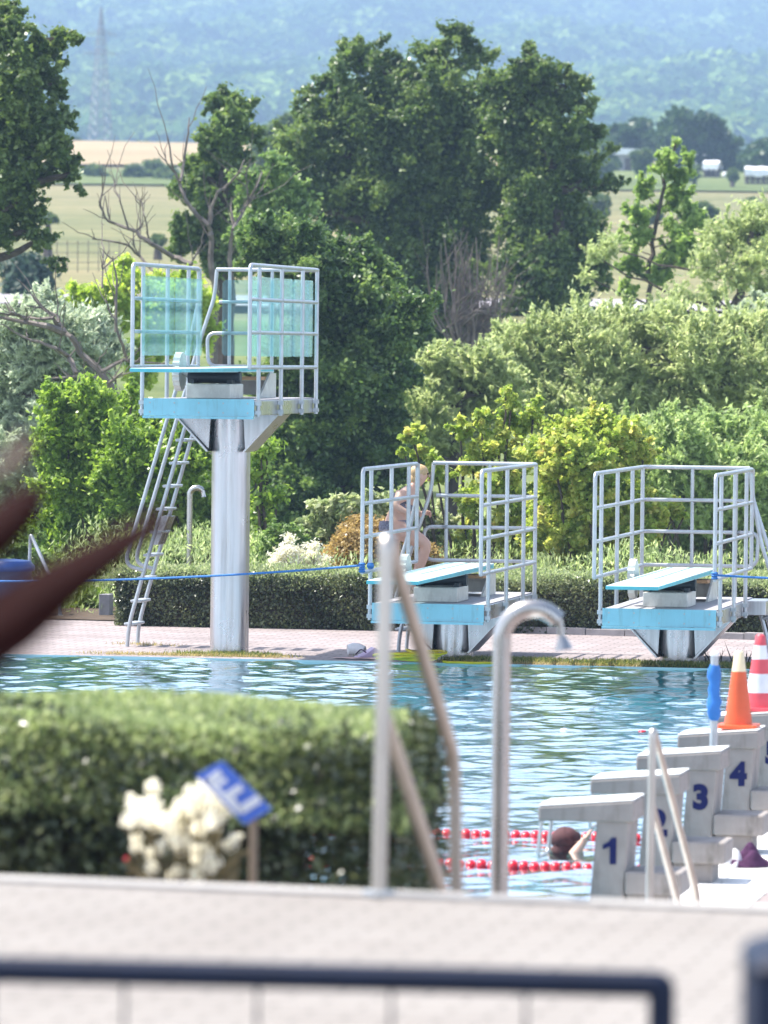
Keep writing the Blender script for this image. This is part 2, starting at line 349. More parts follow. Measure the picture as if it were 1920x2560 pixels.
def crown(lobes, n, leaf, aspect=.6, per=14, clump=.3, shell=.55, up=.35, axis=None, axw=0, jit=.12, hang=0, sub=0, rs=.40, stray=.12, spr=None, fuzz=.14):
    """lobes: array (k,6) centre + radii; leaves gathered in clumps through each lobe's volume."""
    lobes = np.asarray(lobes, float)
    if spr:                              # leafy shoots of uneven length growing out of every bough
        cnt_, bias, thick, ln0, ln1, flat = spr
        w = lobes[:, 3] ** 1.6; cnt = np.maximum(4, np.round(cnt_ * w / w.mean())).astype(int)
        idx = np.repeat(np.arange(len(lobes)), cnt); ns = len(idx)
        d = rng.normal(size=(ns, 3)); d[:, 2] = d[:, 2] * .8 + bias; d /= np.linalg.norm(d, axis=1, keepdims=True)
        L_ = lobes[idx, 3] * (ln0 + (ln1 - ln0) * rng.random(ns) ** 1.5)
        st = lobes[idx, :3] + rng.normal(size=(ns, 3)) * lobes[idx, 3:4] * .32 - np.array([0, 0, .25 * bias]) * lobes[idx, 3:4]
        bend = rng.normal(size=(ns, 3)) * .22; bend[:, 2] += .1
        lw = L_ ** 1.3; ln = np.maximum(5, (n * lw / lw.sum())).astype(int); rep = np.repeat(np.arange(ns), ln); m_ = len(rep)
        t = rng.random((m_, 1)) ** .7
        ax = d[rep] + bend[rep] * t; ax /= np.linalg.norm(ax, axis=1, keepdims=True)
        sg_ = (thick * lobes[idx, 3] * rng.uniform(.6, 1.4, ns))[rep][:, None] * (1.05 - .65 * t)
        gg = rng.normal(size=(m_, 3)); gg *= np.minimum(1, 2.0 / (np.linalg.norm(gg, axis=1, keepdims=True) + 1e-9))
        pos = st[rep] + (d[rep] + bend[rep] * t * .6) * t * L_[rep][:, None] + gg * sg_ * np.array([1, 1, flat])
        fz = rng.random((m_, 1)) < fuzz; pos = np.where(fz, pos + rng.normal(size=(m_, 3)) * lobes[idx, 3][rep][:, None] * .2, pos)
        if hang: pos[:, 2] -= hang * rng.random(m_) ** 2
        nrm = gg * .35 + rng.normal(size=(m_, 3)) * .25
        v = leafquads(pos, nrm, leaf, leaf * aspect, up, .65, ax if axw else None, axw)
        return v, rng.random(ns)[rep] * .45 + t[:, 0] * .2 + rng.random(m_) * .35
    if sub:                              # boughs: every lobe carries smaller leafy tufts, leaves sit on the tufts' upper shells
        w = lobes[:, 3] ** 2; cnt = np.maximum(3, np.round(sub * w / w.mean())).astype(int)
        idx = np.repeat(np.arange(len(lobes)), cnt); ns = len(idx)
        d = rng.normal(size=(ns, 3)); d[:, 2] += .25; d /= np.linalg.norm(d, axis=1, keepdims=True)
        fr = rng.uniform(.35, .95, (ns, 1)) ** .6
        r_s = lobes[idx, 3] * rs * rng.uniform(.55, 1.35, ns)
        c = lobes[idx, :3] + d * lobes[idx, 3:] * fr
        lw = r_s ** 2; ln = np.maximum(6, (n * lw / lw.sum())).astype(int); rep = np.repeat(np.arange(ns), ln); m_ = len(rep)
        g = rng.normal(size=(m_, 3)); g[:, 2] = g[:, 2] * .8 + .35; g /= np.linalg.norm(g, axis=1, keepdims=True)
        lump = rng.normal(size=(ns, 4, 3)); lump /= np.linalg.norm(lump, axis=2, keepdims=True)
        rad = .55 + .55 * np.clip(np.einsum('ij,ikj->ik', g, lump[rep]), 0, 1).max(1) ** 1.5
        rad *= np.where(rng.random(m_) < stray, rng.uniform(1.0, 1.9, m_), rng.uniform(.5, 1.1, m_))
        ga = rng.normal(size=(m_, 3)); ga *= np.minimum(1, 2.1 / (np.linalg.norm(ga, axis=1, keepdims=True) + 1e-9))
        soft = rng.random((m_, 1)) < .6
        pos = c[rep] + np.where(soft, ga * .62, g * rad[:, None]) * r_s[rep][:, None] * np.array([1.15, 1.15, .7])
        if hang: pos[:, 2] -= hang * rng.random(m_) ** 2
        v = leafquads(pos, g * .5, leaf, leaf * aspect, up * .8, .75, axis, axw)
        return v, rng.random(ns)[rep] * .5 + rng.random(m_) * .5
    w = (lobes[:, 3] * lobes[:, 5]) ** 1.0; w /= w.sum()
    nc = max(1, int(n / per)); idx = rng.choice(len(lobes), nc, p=w)
    d = rng.normal(size=(nc, 3)); d /= np.linalg.norm(d, axis=1, keepdims=True)
    fr = 1 - (1 - shell) * rng.random((nc, 1)) ** 1.4 + rng.normal(size=(nc, 1)) * jit
    c = lobes[idx, :3] + d * lobes[idx, 3:] * fr
    rc = clump * rng.uniform(.5, 1.3, (nc, 1)); tc = rng.random(nc)
    rep = np.repeat(np.arange(nc), per)
    g = rng.normal(size=(len(rep), 3)) * .55; g[:, 2] *= .55
    pos = c[rep] + g * rc[rep]
    if hang: pos[:, 2] -= hang * rng.random(len(rep)) ** 2
    o = d[rep] * .6 + g; o /= np.linalg.norm(o, axis=1, keepdims=True) + 1e-9
    v = leafquads(pos, o, leaf, leaf * aspect, up, .75, axis, axw)
    t = tc[rep] * .55 + rng.random(len(rep)) * .45
    return v, t
# terrain profile along depth
YS = [0, 62, 75, 110, 160, 250, 350, 420, 560, 700, 900, 1400, 1600, 2000, 2400, 2900, 3500]
ZS = [-.03, -.03, -.03, .2, 4.4, 7.1, 11.4, 14.5, 21.9, 27, 32.5, 45, 60, 93, 133, 193, 268]
def zg(x, y):
    z = float(np.interp(y, YS, ZS))
    if y > 130: z += (min(y, 900) - 130) / 770 * 2.0 * math.sin(x * .011 + y * .004) * min(1, (y - 130) / 200)
    if y > 1400: z += min(1, (y - 1400) / 900) * (20 * math.sin(x * .0065 + 1.2 + y * .0011) + 11 * math.sin(x * .016 + y * .003) + 5 * math.sin(x * .05 - y * .012)) 
    return z
PXM = 1 / F
def lob(lst, d, dj=None, squash=1.0, grow=1.0):
    out = []
    for (x, y, r) in lst:
        rr = r * d * PXM * grow
        dd = d + (random.uniform(-1, 1) * (dj if dj is not None else rr * 1.3))
        p = P(x, y, dd); out.append((p.x, p.y, p.z, rr, rr, rr * squash))
    return out
def limb(mb, pts, r0, r1, wob=.06, n=5):
    pts = [Vector(p) for p in pts]; out = [pts[0]]; L = sum((pts[i + 1] - pts[i]).length for i in range(len(pts) - 1))
    for i in range(len(pts) - 1):
        for k in range(1, n + 1):
            q = pts[i].lerp(pts[i + 1], k / n)
            if not (i == len(pts) - 2 and k == n): q = q + Vector([random.gauss(0, 1) for _ in range(3)]) * wob * L / (n * 2)
            out.append(q)
    m_ = len(out) - 1
    mb.tube(out, [r0 + (r1 - r0) * (i / m_) for i in range(m_ + 1)], 6)
def tree(name, label, cat, lst, d, m, n, leaf, trunk=None, tr=.2, per=14, clump=.3, aspect=.6, dj=None, group=None, nl=8, shell=.5, up=.35, squash=1, axis=None, axw=0, hang=0, barkm='bark', jit=.12, grow=1.0, sub=0, rs=.4, stray=.12, spr=None, lr=.45):
    L = lob(lst, d, dj, squash, grow); La = np.array(L)
    bx = float(np.average(La[:, 0], weights=La[:, 3])) if trunk is None else P(trunk[0][0], trunk[0][1], d).x
    by = float(d); bz = zg(bx, by)
    e = thing(name, label, cat, (bx, by, bz), 0, group)
    off = np.array([bx, by, bz])
    v, t = crown(La, n, leaf, aspect, per, clump, shell, up, axis, axw, jit, hang, sub, rs, stray, spr)
    quadmesh('crown', v - off, t, m, e)
    mb = MB(); O = Vector(off)
    top = La[:, 2].max(); low = La[:, 2].min()
    if trunk: tp = [Vector((0, 0, -.2))] + [P(x, y, d) - O for x, y in trunk]
    else:
        zc = low * .35 + top * .65
        cx = float(np.average(La[:, 0], weights=(La[:, 2] > (low + top) / 2) + .05)); cy = float(np.mean(La[:, 1]))
        tp = [Vector((0, 0, -.2)), Vector(((cx - bx) * .5, (cy - by) * .5, (zc - bz) * .5)), Vector((cx - bx, cy - by, zc - bz))]
    limb(mb, tp, tr, tr * .35, .05)
    order = np.argsort(-La[:, 3])[:nl] if nl < len(L) else range(len(L))
    for i in order:
        q = Vector(La[i, :3]) - O
        # leave trunk at a point below the lobe
        best = min((tp[k].lerp(tp[k + 1], f / 6) for k in range(len(tp) - 1) for f in range(1, 7)), key=lambda s_: (s_ - q).length + (8 if s_.z > q.z - .2 else 0))
        limb(mb, [best, best.lerp(q, .5) + Vector((0, 0, -.05 * (q - best).length)), q], tr * lr, tr * lr * .3, .08, 4)
    mb.build('trunk', M[barkm], e, True)
    return e
def shrub(name, label, cat, lst, d, m, n, leaf, group=None, stems=6, **kw):
    L = lob(lst, d, kw.pop('dj', None), kw.pop('squash', 1)); La = np.array(L); bx = float(La[:, 0].mean()); bz = zg(bx, d)
    e = thing(name, label, cat, (bx, d, bz), 0, group); off = np.array([bx, d, bz]); O = Vector(off)
    v, t = crown(La, n, leaf, **kw); quadmesh('foliage', v - off, t, m, e)
    mb = MB()
    for i in np.linspace(0, len(L) - 1, min(stems, len(L))).astype(int):
        q = Vector(La[i, :3]) - O
        limb(mb, [Vector((q.x * .35 + random.uniform(-.1, .1), q.y * .3, -.1)), Vector((q.x * .7, q.y * .7, q.z * .5)), q], .035, .012, .06, 4)
    mb.build('stems', M['bark'], e, True)
    return e
exec_parts = []
# ================================================================== SETTING
def sheet(name, pts, m, z=None, kind='structure'):
    mb = MB(); mb.add(pts if z is None else [(p[0], p[1], z) for p in pts], [tuple(range(len(pts)))])
    return mb.build(name, m, kind=kind)
# pool corner: right edge (start blocks) meets far edge (diving towers)
pr = Vector((1.36, 31.8, 0)); pf = Vector((-1.85, 57.75, 0))
s_ = ((pf - pr).dot(V)); PC = pr + V * s_               # corner point
def W(u, v, z=0): q = PC + U * u + V * v; return Vector((q.x, q.y, z))
def rect(u0, u1, v0, v1, z): return [W(u0, v0, z), W(u1, v0, z), W(u1, v1, z), W(u0, v1, z)]
VN = -31.2                                              # near edge of the pool
mb = MB()
z0, z1 = -2.0, .052
fl = rect(-42, 0, VN, 0, z0); tp_ = rect(-42, 0, VN, 0, z1)
mb.add(fl + tp_, [(0, 1, 2, 3), (0, 1, 5, 4), (1, 2, 6, 5), (2, 3, 7, 6), (3, 0, 4, 7)])
mb.build('pool_basin', M['pooltile'], kind='structure')
uu = np.r_[np.linspace(-42, -14, 30), np.arange(-13.9, 0, .055), 0.0]; vv = np.r_[np.arange(VN, 0, .05), 0.0]
gu, gv = np.meshgrid(uu, vv); gz = np.zeros_like(gu); wr = np.random.default_rng(5)
for k in range(34):
    lam = wr.uniform(.2, .42) if k < 20 else wr.uniform(.4, 1.1); an = wr.uniform(0, 2 * math.pi); kk = 2 * math.pi / lam
    gz += (.0031 if k < 20 else .0024) * lam ** 1.05 / .5 * np.sin(kk * (gu * math.cos(an) + gv * math.sin(an)) + wr.uniform(0, 6.28) + .6 * np.sin(gu * .7 + k) + .5 * np.sin(gv * .5 + 2 * k))
px_ = PC.x + U.x * gu + V.x * gv; py_ = PC.y + U.y * gu + V.y * gv
nu, nv = len(uu), len(vv); me = bpy.data.meshes.new('pool_water'); ii = (np.arange(nv - 1)[:, None] * nu + np.arange(nu - 1)[None, :]).ravel()
me.vertices.add(nu * nv); me.vertices.foreach_set('co', np.stack([px_, py_, gz * .54 + .038], -1).astype(np.float32).ravel())
q4 = np.stack([ii, ii + 1, ii + nu + 1, ii + nu], 1).astype(np.int32); me.loops.add(q4.size); me.loops.foreach_set('vertex_index', q4.ravel())
me.polygons.add(len(q4)); me.polygons.foreach_set('loop_start', np.arange(0, q4.size, 4, dtype=np.int32)); me.polygons.foreach_set('use_smooth', np.ones(len(q4), dtype=bool)); me.update(calc_edges=True)
me.materials.append(M['water']); wo = bpy.data.objects.new('pool_water', me); COL.objects.link(wo); wo['kind'] = 'structure'
sheet('far_paving', rect(-60, 60, 0, 9.2, .05), M['paver'])
sheet('pool_edge', rect(0, .62, -40, 0, .054), M['whitetile'])
sheet('right_paving', rect(.62, 60, -60, 0, .05), M['paver'])
sheet('near_paving', rect(-60, 0, -60, VN, .05), M['paver'])
sheet('left_paving', rect(-60, -42, VN, 0, .05), M['paver'])
# ground: one sheet from behind the pool to the far hills
xs = sorted(set(list(np.linspace(-1600, -260, 22)) + list(np.linspace(-260, 260, 66)) + list(np.linspace(260, 1600, 22))))
ys = list(np.arange(62, 130, 6)) + list(np.arange(130, 920, 12)) + list(np.arange(920, 3480, 30))
mb = MB(); nx = len(xs)
vs = [(x, y, zg(x, y)) for y in ys for x in xs]
iy = next(i for i, y in enumerate(ys) if y > 1380)
fs = [(j * nx + i, j * nx + i + 1, (j + 1) * nx + i + 1, (j + 1) * nx + i) for j in range(len(ys) - 1) for i in range(nx - 1)]
g = MB().add(vs, fs).build('ground', M['meadow'], kind='structure', smooth=True)
g.data.materials.append(M['hillsoil'])
for p_ in g.data.polygons:
    if p_.vertices[0] // nx >= iy: p_.material_index = 1
def drape(name, x0, x1, yfun0, yfun1, m, lift, n=40, rows=8):
    vs = []; 
    for j in range(rows + 1):
        for i in range(n + 1):
            x = x0 + (x1 - x0) * i / n; y = yfun0(x) + (yfun1(x) - yfun0(x)) * j / rows
            vs.append((x, y, zg(x, y) + lift))
    fs = [(j * (n + 1) + i, j * (n + 1) + i + 1, (j + 1) * (n + 1) + i + 1, (j + 1) * (n + 1) + i) for j in range(rows) for i in range(n)]
    return MB().add(vs, fs).build(name, m, kind='structure', smooth=True)
drape('wheat_field', -200, 12, lambda x: 470 + x * .25, lambda x: 690, M['wheat'], .25, 60, 20)
drape('grass_strip', -200, 200, lambda x: 405, lambda x: 452 + (x > 0) * 20, M['greenstrip'], .15, 60, 8)
drape('rough_grass', -200, 200, lambda x: 64, lambda x: 154, M['greenstrip'], .03, 60, 24)
drape('country_road', -200, 200, lambda x: 158, lambda x: 166, M['roadm'], .12, 60, 3)
drape('forest_track', 12, 200, lambda x: 520, lambda x: 640, M['greenstrip'], .2, 40, 10)
# terrace the picture was taken from, bank and steps down to the pool
ta = R(17.1); TE = Vector((0, 16.85, 0)); TU = Vector((math.cos(ta), -math.sin(ta), 0)); TV = Vector((math.sin(ta), math.cos(ta), 0))
def T(u, v, z): q = TE + TU * u + TV * v; return (q.x, q.y, z)
mb = MB(); a_ = [T(-30, 0, .05), T(30, 0, .05), T(30, -26, .05), T(-30, -26, .05)]
b_ = [T(-30, 0, 1.6), T(30, 0, 1.6), T(30, -26, 1.6), T(-30, -26, 1.6)]
mb.add(a_ + b_, [(4, 7, 6, 5), (0, 1, 5, 4), (1, 2, 6, 5), (2, 3, 7, 6), (3, 0, 4, 7)])
mb.build('terrace', M['terrace'], kind='structure')
mb = MB(); mb.add([T(-30, .01, .06), T(30, .01, .06), T(30, -.13, .06), T(-30, -.13, .06)] + [T(-30, .01, 1.612), T(30, .01, 1.612), T(30, -.13, 1.612), T(-30, -.13, 1.612)],
      [(0, 1, 2, 3), (4, 7, 6, 5), (0, 1, 5, 4), (1, 2, 6, 5), (2, 3, 7, 6), (3, 0, 4, 7)])
mb.build('terrace_kerb', M['kerblight'], kind='structure')
sheet('planted_bank', [T(-30, .02, 1.45), T(-.5, .02, 1.45), T(-.5, 4.2, .055), T(-30, 4.2, .055)], M['soil'])
mb = MB()
for k in range(9):
    mb.add([T(-.45, .015 + k * .3, .055), T(1.3, .015 + k * .3, .055), T(1.3, .315 + k * .3, .055), T(-.45, .315 + k * .3, .055)] +
           [T(-.45, .015 + k * .3, 1.43 - k * .172), T(1.3, .015 + k * .3, 1.43 - k * .172), T(1.3, .315 + k * .3, 1.43 - k * .172), T(-.45, .315 + k * .3, 1.43 - k * .172)],
           [(4, 5, 6, 7), (0, 1, 5, 4), (1, 2, 6, 5), (2, 3, 7, 6), (3, 0, 4, 7)])
tagset(mb.build('stone_steps', M['terrace']), kind='structure')
# hill forest: one far-off mass of crowns
def hill_forest():
    cs = []
    y = 1400.0
    while y < 3000:
        w = y * .0675 * 1.3 + 8; sp = 9.0 + (y - 1400) * .001
        x = -w + rng.uniform(0, sp)
        while x < w:
            xx = x + rng.uniform(-2, 2); yy = y + rng.uniform(-3, 3)
            cs.append((xx, yy, zg(xx, yy), rng.uniform(.7, 1.6) * sp * .6)); x += sp * rng.uniform(.75, 1.2)
        y += sp * 1.15
    cs = np.array(cs); n = len(cs); per = 70
    rep = np.repeat(np.arange(n), per)
    d = rng.normal(size=(len(rep), 3)); d[:, 2] = np.abs(d[:, 2]) * 1.1 - .15; d[:, 1] -= .25
    d /= np.linalg.norm(d, axis=1, keepdims=True)
    # lumpy crowns: radius changes with a few random directions per tree
    lump = rng.normal(size=(n, 3, 3)); lump /= np.linalg.norm(lump, axis=2, keepdims=True)
    dots = np.einsum('ij,ikj->ik', d, lump[rep]); rad = .82 + .28 * np.clip(dots, 0, 1).max(1) + rng.normal(size=len(rep)) * .05
    r = cs[rep, 3]
    pos = cs[rep, :3] + d * (r * rad)[:, None] * np.array([1, 1, 1.05]); pos[:, 2] += r * .75
    sz = (r * .5)[:, None]
    v = leafquads(pos, d, sz, sz * .75, .3, .45)
    kind = rng.random(n); big = .5 + .5 * np.sin(cs[:, 0] * .02 + cs[:, 1] * .007) * np.sin(cs[:, 1] * .011 + cs[:, 0] * .009)
    t = kind[rep] * .6 + big[rep] * .3 + rng.random(len(rep)) * .1
    o = quadmesh('hill_forest', v, t, M['hillleaf'], kind='stuff', label='blue hazy wooded hillside filling the top of the view', cat='forest')
hill_forest()

# ================================================================== DIVING TOWERS
def rail_r(): return .022
def make_tower(name, label, px, py, d, hp, ladder, glass=False, y_end=3.2):
    o = P(px, py, d)
    e = thing(name, label, 'diving tower', (o.x, o.y, .05), -A, 'diving towers along the far pool edge')
    h = hp - .05                          # local heights are above the deck
    hw = .565; xr = hw + .03; yb = y_end
    # ---- platform
    mb = MB(); mb.box(-hw, hw, .012, yb, h - .16, h - .012); mb.build('platform', M['steel'], e, bevel=.006)
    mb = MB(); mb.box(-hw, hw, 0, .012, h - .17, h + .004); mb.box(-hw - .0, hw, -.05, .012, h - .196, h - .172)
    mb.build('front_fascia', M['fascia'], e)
    mb = MB(); mb.box(-hw + .01, hw - .01, .02, yb - .01, h - .012, h); mb.build('platform_deck', M['decking'], e)
    # ---- clover section column
    mb = MB(); mb.lathe([(.27, -.05), (.27, .018), (.22, .022)], (0, 1.6, 0), 32); mb.build('base_plate', M['steel'], e, True)
    prof = []
    for k in range(48):
        an = 2 * math.pi * k / 48; r_ = .178 + .030 * abs(math.cos(2 * an + math.pi / 2)) ** .6
        prof.append((r_ * math.cos(an), 1.6 + r_ * math.sin(an)))
    mb = MB(); mb.prism(prof, 'z', -.1, h - .16); mb.build('column', M['steel'], e, True)
    mb = MB()
    for sx in (-1, 1):
        mb.prism([(sx * .17, h - .162), (sx * .52, h - .162), (sx * .52, h - .185), (sx * .19, h - .52)][::sx], 'y', 1.38, 1.82)
        mb.prism([(sx * .535, h - .165), (sx * .555, h - .165), (sx * .20, h - .55), (sx * .18, h - .545)][::sx], 'y', 1.30, 1.92)
    mb.prism([(1.78, h - .162), (2.75, h - .162), (2.75, h - .19), (1.78, h - .62)], 'x', -.03, .03)
    mb.build('gusset', M['steel'], e)
    for xx in (-.5, -.25, 0, .25, .5):
        for zz in (.04, .135): MB().tube([(xx, -.006, h - zz), (xx, .002, h - zz)], .009, 8).build('bolt', M['tube'], e, True)
    # ---- railings
    H = [h + .32, h + .67, h + 1.0, h + 1.34]; rr = .0215; y0 = -.4
    ls = -1 if ladder == 'left' else 1     # ladder side
    cx, lx = -ls * xr, ls * xr             # closed-side x, ladder-side x
    ylad = yb - .5
    # closed side + rear in one run, ending at the ladder opening
    mb = MB()
    rear = [(lx * .86, yb - .02)]
    top = path([(cx, y0, H[0] - .0), (cx, y0, H[3]), (cx, yb, H[3]), (lx * .86, yb, H[3])], [.07, .14])
    mb.tube(top, rr)
    for z in H[1:2]:
        mb.tube(path([(cx, y0, z), (cx, yb, z), (lx * .7, yb, z)], .14), rr * .92)
    for z in (H[2],):
        mb.tube(path([(cx, y0, z), (cx, yb, z), (lx * .86, yb, z)] if False else [(cx, y0, z), (cx, yb, z), (lx * .80, yb, z)], .14), rr * .92)
    loop = path([(cx, y0 + .0, H[0]), (cx, yb, H[0]), (lx, yb, H[0]), (lx * 1.02, yb, H[1]), (lx * .6, yb, H[1])], [.14, .1, .1])
    mb.tube(loop, rr * .92)
    mb.build('railing', M['tube'], e, True)
    # ladder side
    mb = MB()
    mb.tube(path([(lx, y0, H[0]), (lx, y0, H[3]), (lx, ylad, H[3]), (lx, ylad, H[0])], [.07, .07]), rr)
    for z in H[:3]: mb.tube([(lx, y0, z), (lx, ylad, z)], rr * .92)
    mb.build('railing', M['tube'], e, True)
    # posts bolted to the platform sides
    for sx, yy in [(cx, .06), (cx, 1.2), (cx, 2.3), (cx, yb - .12), (lx, .06), (lx, 1.2), (lx, 2.2)]:
        mb = MB(); mb.tube([(sx, yy, h - .17), (sx, yy, H[3])], rr); mb.box(sx - .028, sx + .028, yy - .03, yy + .03, h - .15, h - .11); mb.box(sx - .028, sx + .028, yy - .03, yy + .03, h - .06, h - .02); mb.build('post', M['tube'], e, True)
    for xx in (cx * .15, lx * .62):
        mb = MB(); mb.tube([(xx, yb + .02, h - .1), (xx, yb + .0, H[3])], rr * .9); mb.build('post', M['tube'], e, True)
    # ---- ladder on the side
    sl = .276; xt = ls * .655
    def sx_(z): return xt + ls * sl * (h - .02 - z)
    ys_ = (yb - .46, yb + .02)
    bot = sx_(.25)
    for yy in ys_:
        mb = MB(); mb.tube(path([(bot + ls * .03, yy, -.05), (bot + ls * .015, yy, .22), (xt - ls * .0, yy, h - .03)], .15), .021); mb.build('stringer', M['tube'], e, True)
        zj = .80 if h > 1 else .42
        x2 = sx_(zj + .15) + ls * .22
        mb = MB(); pts = path([(sx_(zj), yy, zj), (sx_(zj) + ls * .22, yy, zj + .06), (sx_(h + .58) + ls * .2, yy, h + .58), (lx * (1.0 if yy < yb - .1 else .9), yy, h + 1.05), (lx * (1.0 if yy < yb - .1 else .86), yy, H[3])], [.12, .12, .1])
        mb.tube(pts, .021); mb.build('handrail', M['tube'], e, True)
    z = .22
    while z < h - .12:
        mb = MB(); mb.box(sx_(z) - .06, sx_(z) + .06, ys_[0], ys_[1], z, z + .03); mb.build('rung', M['tube'], e, bevel=.01); z += .243
    if h > 1:
        mb = MB(); zz = 1.07
        mb.add([(sx_(zz) - .045, ys_[0] + .16, zz), (sx_(zz) + .03, ys_[0] + .16, zz), (sx_(zz) + .03, ys_[1] + .03, zz), (sx_(zz) - .045, ys_[1] + .03, zz)] +
               [(sx_(zz + .3) - .045, ys_[0] + .16, zz + .3), (sx_(zz + .3) + .06, ys_[0] + .16, zz + .3), (sx_(zz + .3) + .06, ys_[1] + .03, zz + .3), (sx_(zz + .3) - .045, ys_[1] + .03, zz + .3)],
               [(0, 3, 2, 1), (4, 5, 6, 7), (0, 1, 5, 4), (1, 2, 6, 5), (2, 3, 7, 6), (3, 0, 4, 7)])
        mb.build('ladder_guard', M['steel'], e, bevel=.006)
    if ladder == 'right':
        mb = MB(); mb.box(hw, hw + .2, yb - .62, yb + .02, h - .16, h - .012); mb.build('landing', M['steel'], e, bevel=.006)
    # ---- springboard and its stand
    e2 = e
    bz = h + .31
    mb = MB()
    mb.add([(-.25, -2.0, bz - .035), (.25, -2.0, bz - .035), (.25, 2.55, bz - .045), (-.25, 2.55, bz - .045), (-.25, -2.0, bz), (.25, -2.0, bz), (.25, 2.55, bz + .012), (-.25, 2.55, bz + .012)],
           [(0, 3, 2, 1), (4, 5, 6, 7), (0, 1, 5, 4), (1, 2, 6, 5), (2, 3, 7, 6), (3, 0, 4, 7)])
    bo = mb.build('springboard', M['board'], e, bevel=.004)
    mb = MB()
    for sx in (-1, 1): mb.box(sx * .2515 - .0018, sx * .2515 + .0018, -2.0, 2.5, bz - .034, bz - .004)
    mb.box(-.25, .25, -2.006, -2.0, bz - .036, bz - .003)
    mb.build('edge_strip', M['boardedge'], bo)
    mb = MB(); mb.box(-.225, .225, .45, 1.1, h + .002, h + .15); mb.build('fulcrum_box', M['boxmetal'], e, bevel=.008)
    mb = MB(); mb.tube([(-.27, .75, h + .215), (.27, .75, h + .215)], .06, 16); mb.box(-.22, -.17, .55, .95, h + .152, h + .19); mb.box(.17, .22, .55, .95, h + .152, h + .19)
    mb.build('fulcrum_roller', M['rubber'], e, True)
    mb = MB()
    for sx in (-1, 1):
        mb.prism([(1.75, h + .002), (2.6, h + .002), (2.6, h + .255), (2.3, h + .255)], 'x', sx * .25 - .012, sx * .25 + .012)
    mb.box(-.236, .236, 2.32, 2.55, h + .03, h + .18)
    mb.build('anchor_stand', M['boxmetal'], e)
    mb = MB(); mb.box(-.236, .236, 1.95, 2.3, h + .185, h + .22); mb.build('bearing_block', M['wood'], e)
    # ribbed foot wheel
    mb = MB(); n = 40; poly = [((.2 if k % 2 else .185) * math.cos(2 * math.pi * k / n) + .75, (.2 if k % 2 else .185) * math.sin(2 * math.pi * k / n) + h + .27) for k in range(n)]
    mb.prism(poly, 'x', -.40, -.33); mb.tube([(-.33, .75, h + .27), (-.24, .75, h + .22)], .03, 10)
    mb.build('foot_wheel', M['boxmetal'], e)
    # ---- acrylic splash panels
    if glass:
        def panel(a, b_, side):
            z0, z1 = h + .43, h + 1.23
            n_ = 6; rad = .05
            if side == 'x':   # a,b along y at closed or ladder side
                sx, ya, yb_ = a[0], a[1], b_[1]
                poly = []
                for cy, cz, s0 in ((ya + rad, z0 + rad, math.pi), (yb_ - rad, z0 + rad, 1.5 * math.pi), (yb_ - rad, z1 - rad, 0), (ya + rad, z1 - rad, .5 * math.pi)):
                    for k in range(n_ + 1):
                        an = s0 + k / n_ * math.pi / 2; poly.append((cy + rad * math.cos(an), cz + rad * math.sin(an)))
                mb = MB(); mb.prism(poly, 'x', sx - .005, sx + .005)
            else:
                xa, xb, yy = a[0], b_[0], a[1]
                poly = []
                for cx_, cz, s0 in ((xa + rad, z0 + rad, math.pi), (xb - rad, z0 + rad, 1.5 * math.pi), (xb - rad, z1 - rad, 0), (xa + rad, z1 - rad, .5 * math.pi)):
                    for k in range(n_ + 1):
                        an = s0 + k / n_ * math.pi / 2; poly.append((cx_ + rad * math.cos(an), cz + rad * math.sin(an)))
                mb = MB(); mb.prism(poly, 'y', yy - .005, yy + .005)
            mb.build('acrylic_panel', M['glass'], e)
        inn = .05
        for ya, yb_ in ((-.18, 1.28), (1.34, ylad - .06)): panel((lx - ls * inn, ya), (lx, yb_), 'x')
        for ya, yb_ in ((-.18, .92), (.98, 2.0), (2.06, yb - .1)): panel((cx + ls * inn, ya), (cx, yb_), 'x')
        panel((min(cx, lx) + .16, yb - .05), (max(cx, lx) - .06, 0), 'y')
    return e
T3 = make_tower('diving_tower', 'tall three metre diving tower with tinted acrylic panels and long side ladder', 497, 1003, 56.9, 2.69, 'left', True)
T1 = make_tower('diving_tower', 'middle low springboard tower with a person on its ladder and a blue rope tied on', 1069.5, 1511, 56.48, .68, 'left')
T2 = make_tower('diving_tower', 'right hand low springboard tower with its ladder on the right and no one on it', 1648, 1521, 56.05, .67, 'right')
def tw(t, x, y, z):                        # a tower's local point in the world
    return Matrix.Translation(t.location) @ Matrix.Rotation(-A, 4, 'Z') @ Vector((x, y, z))

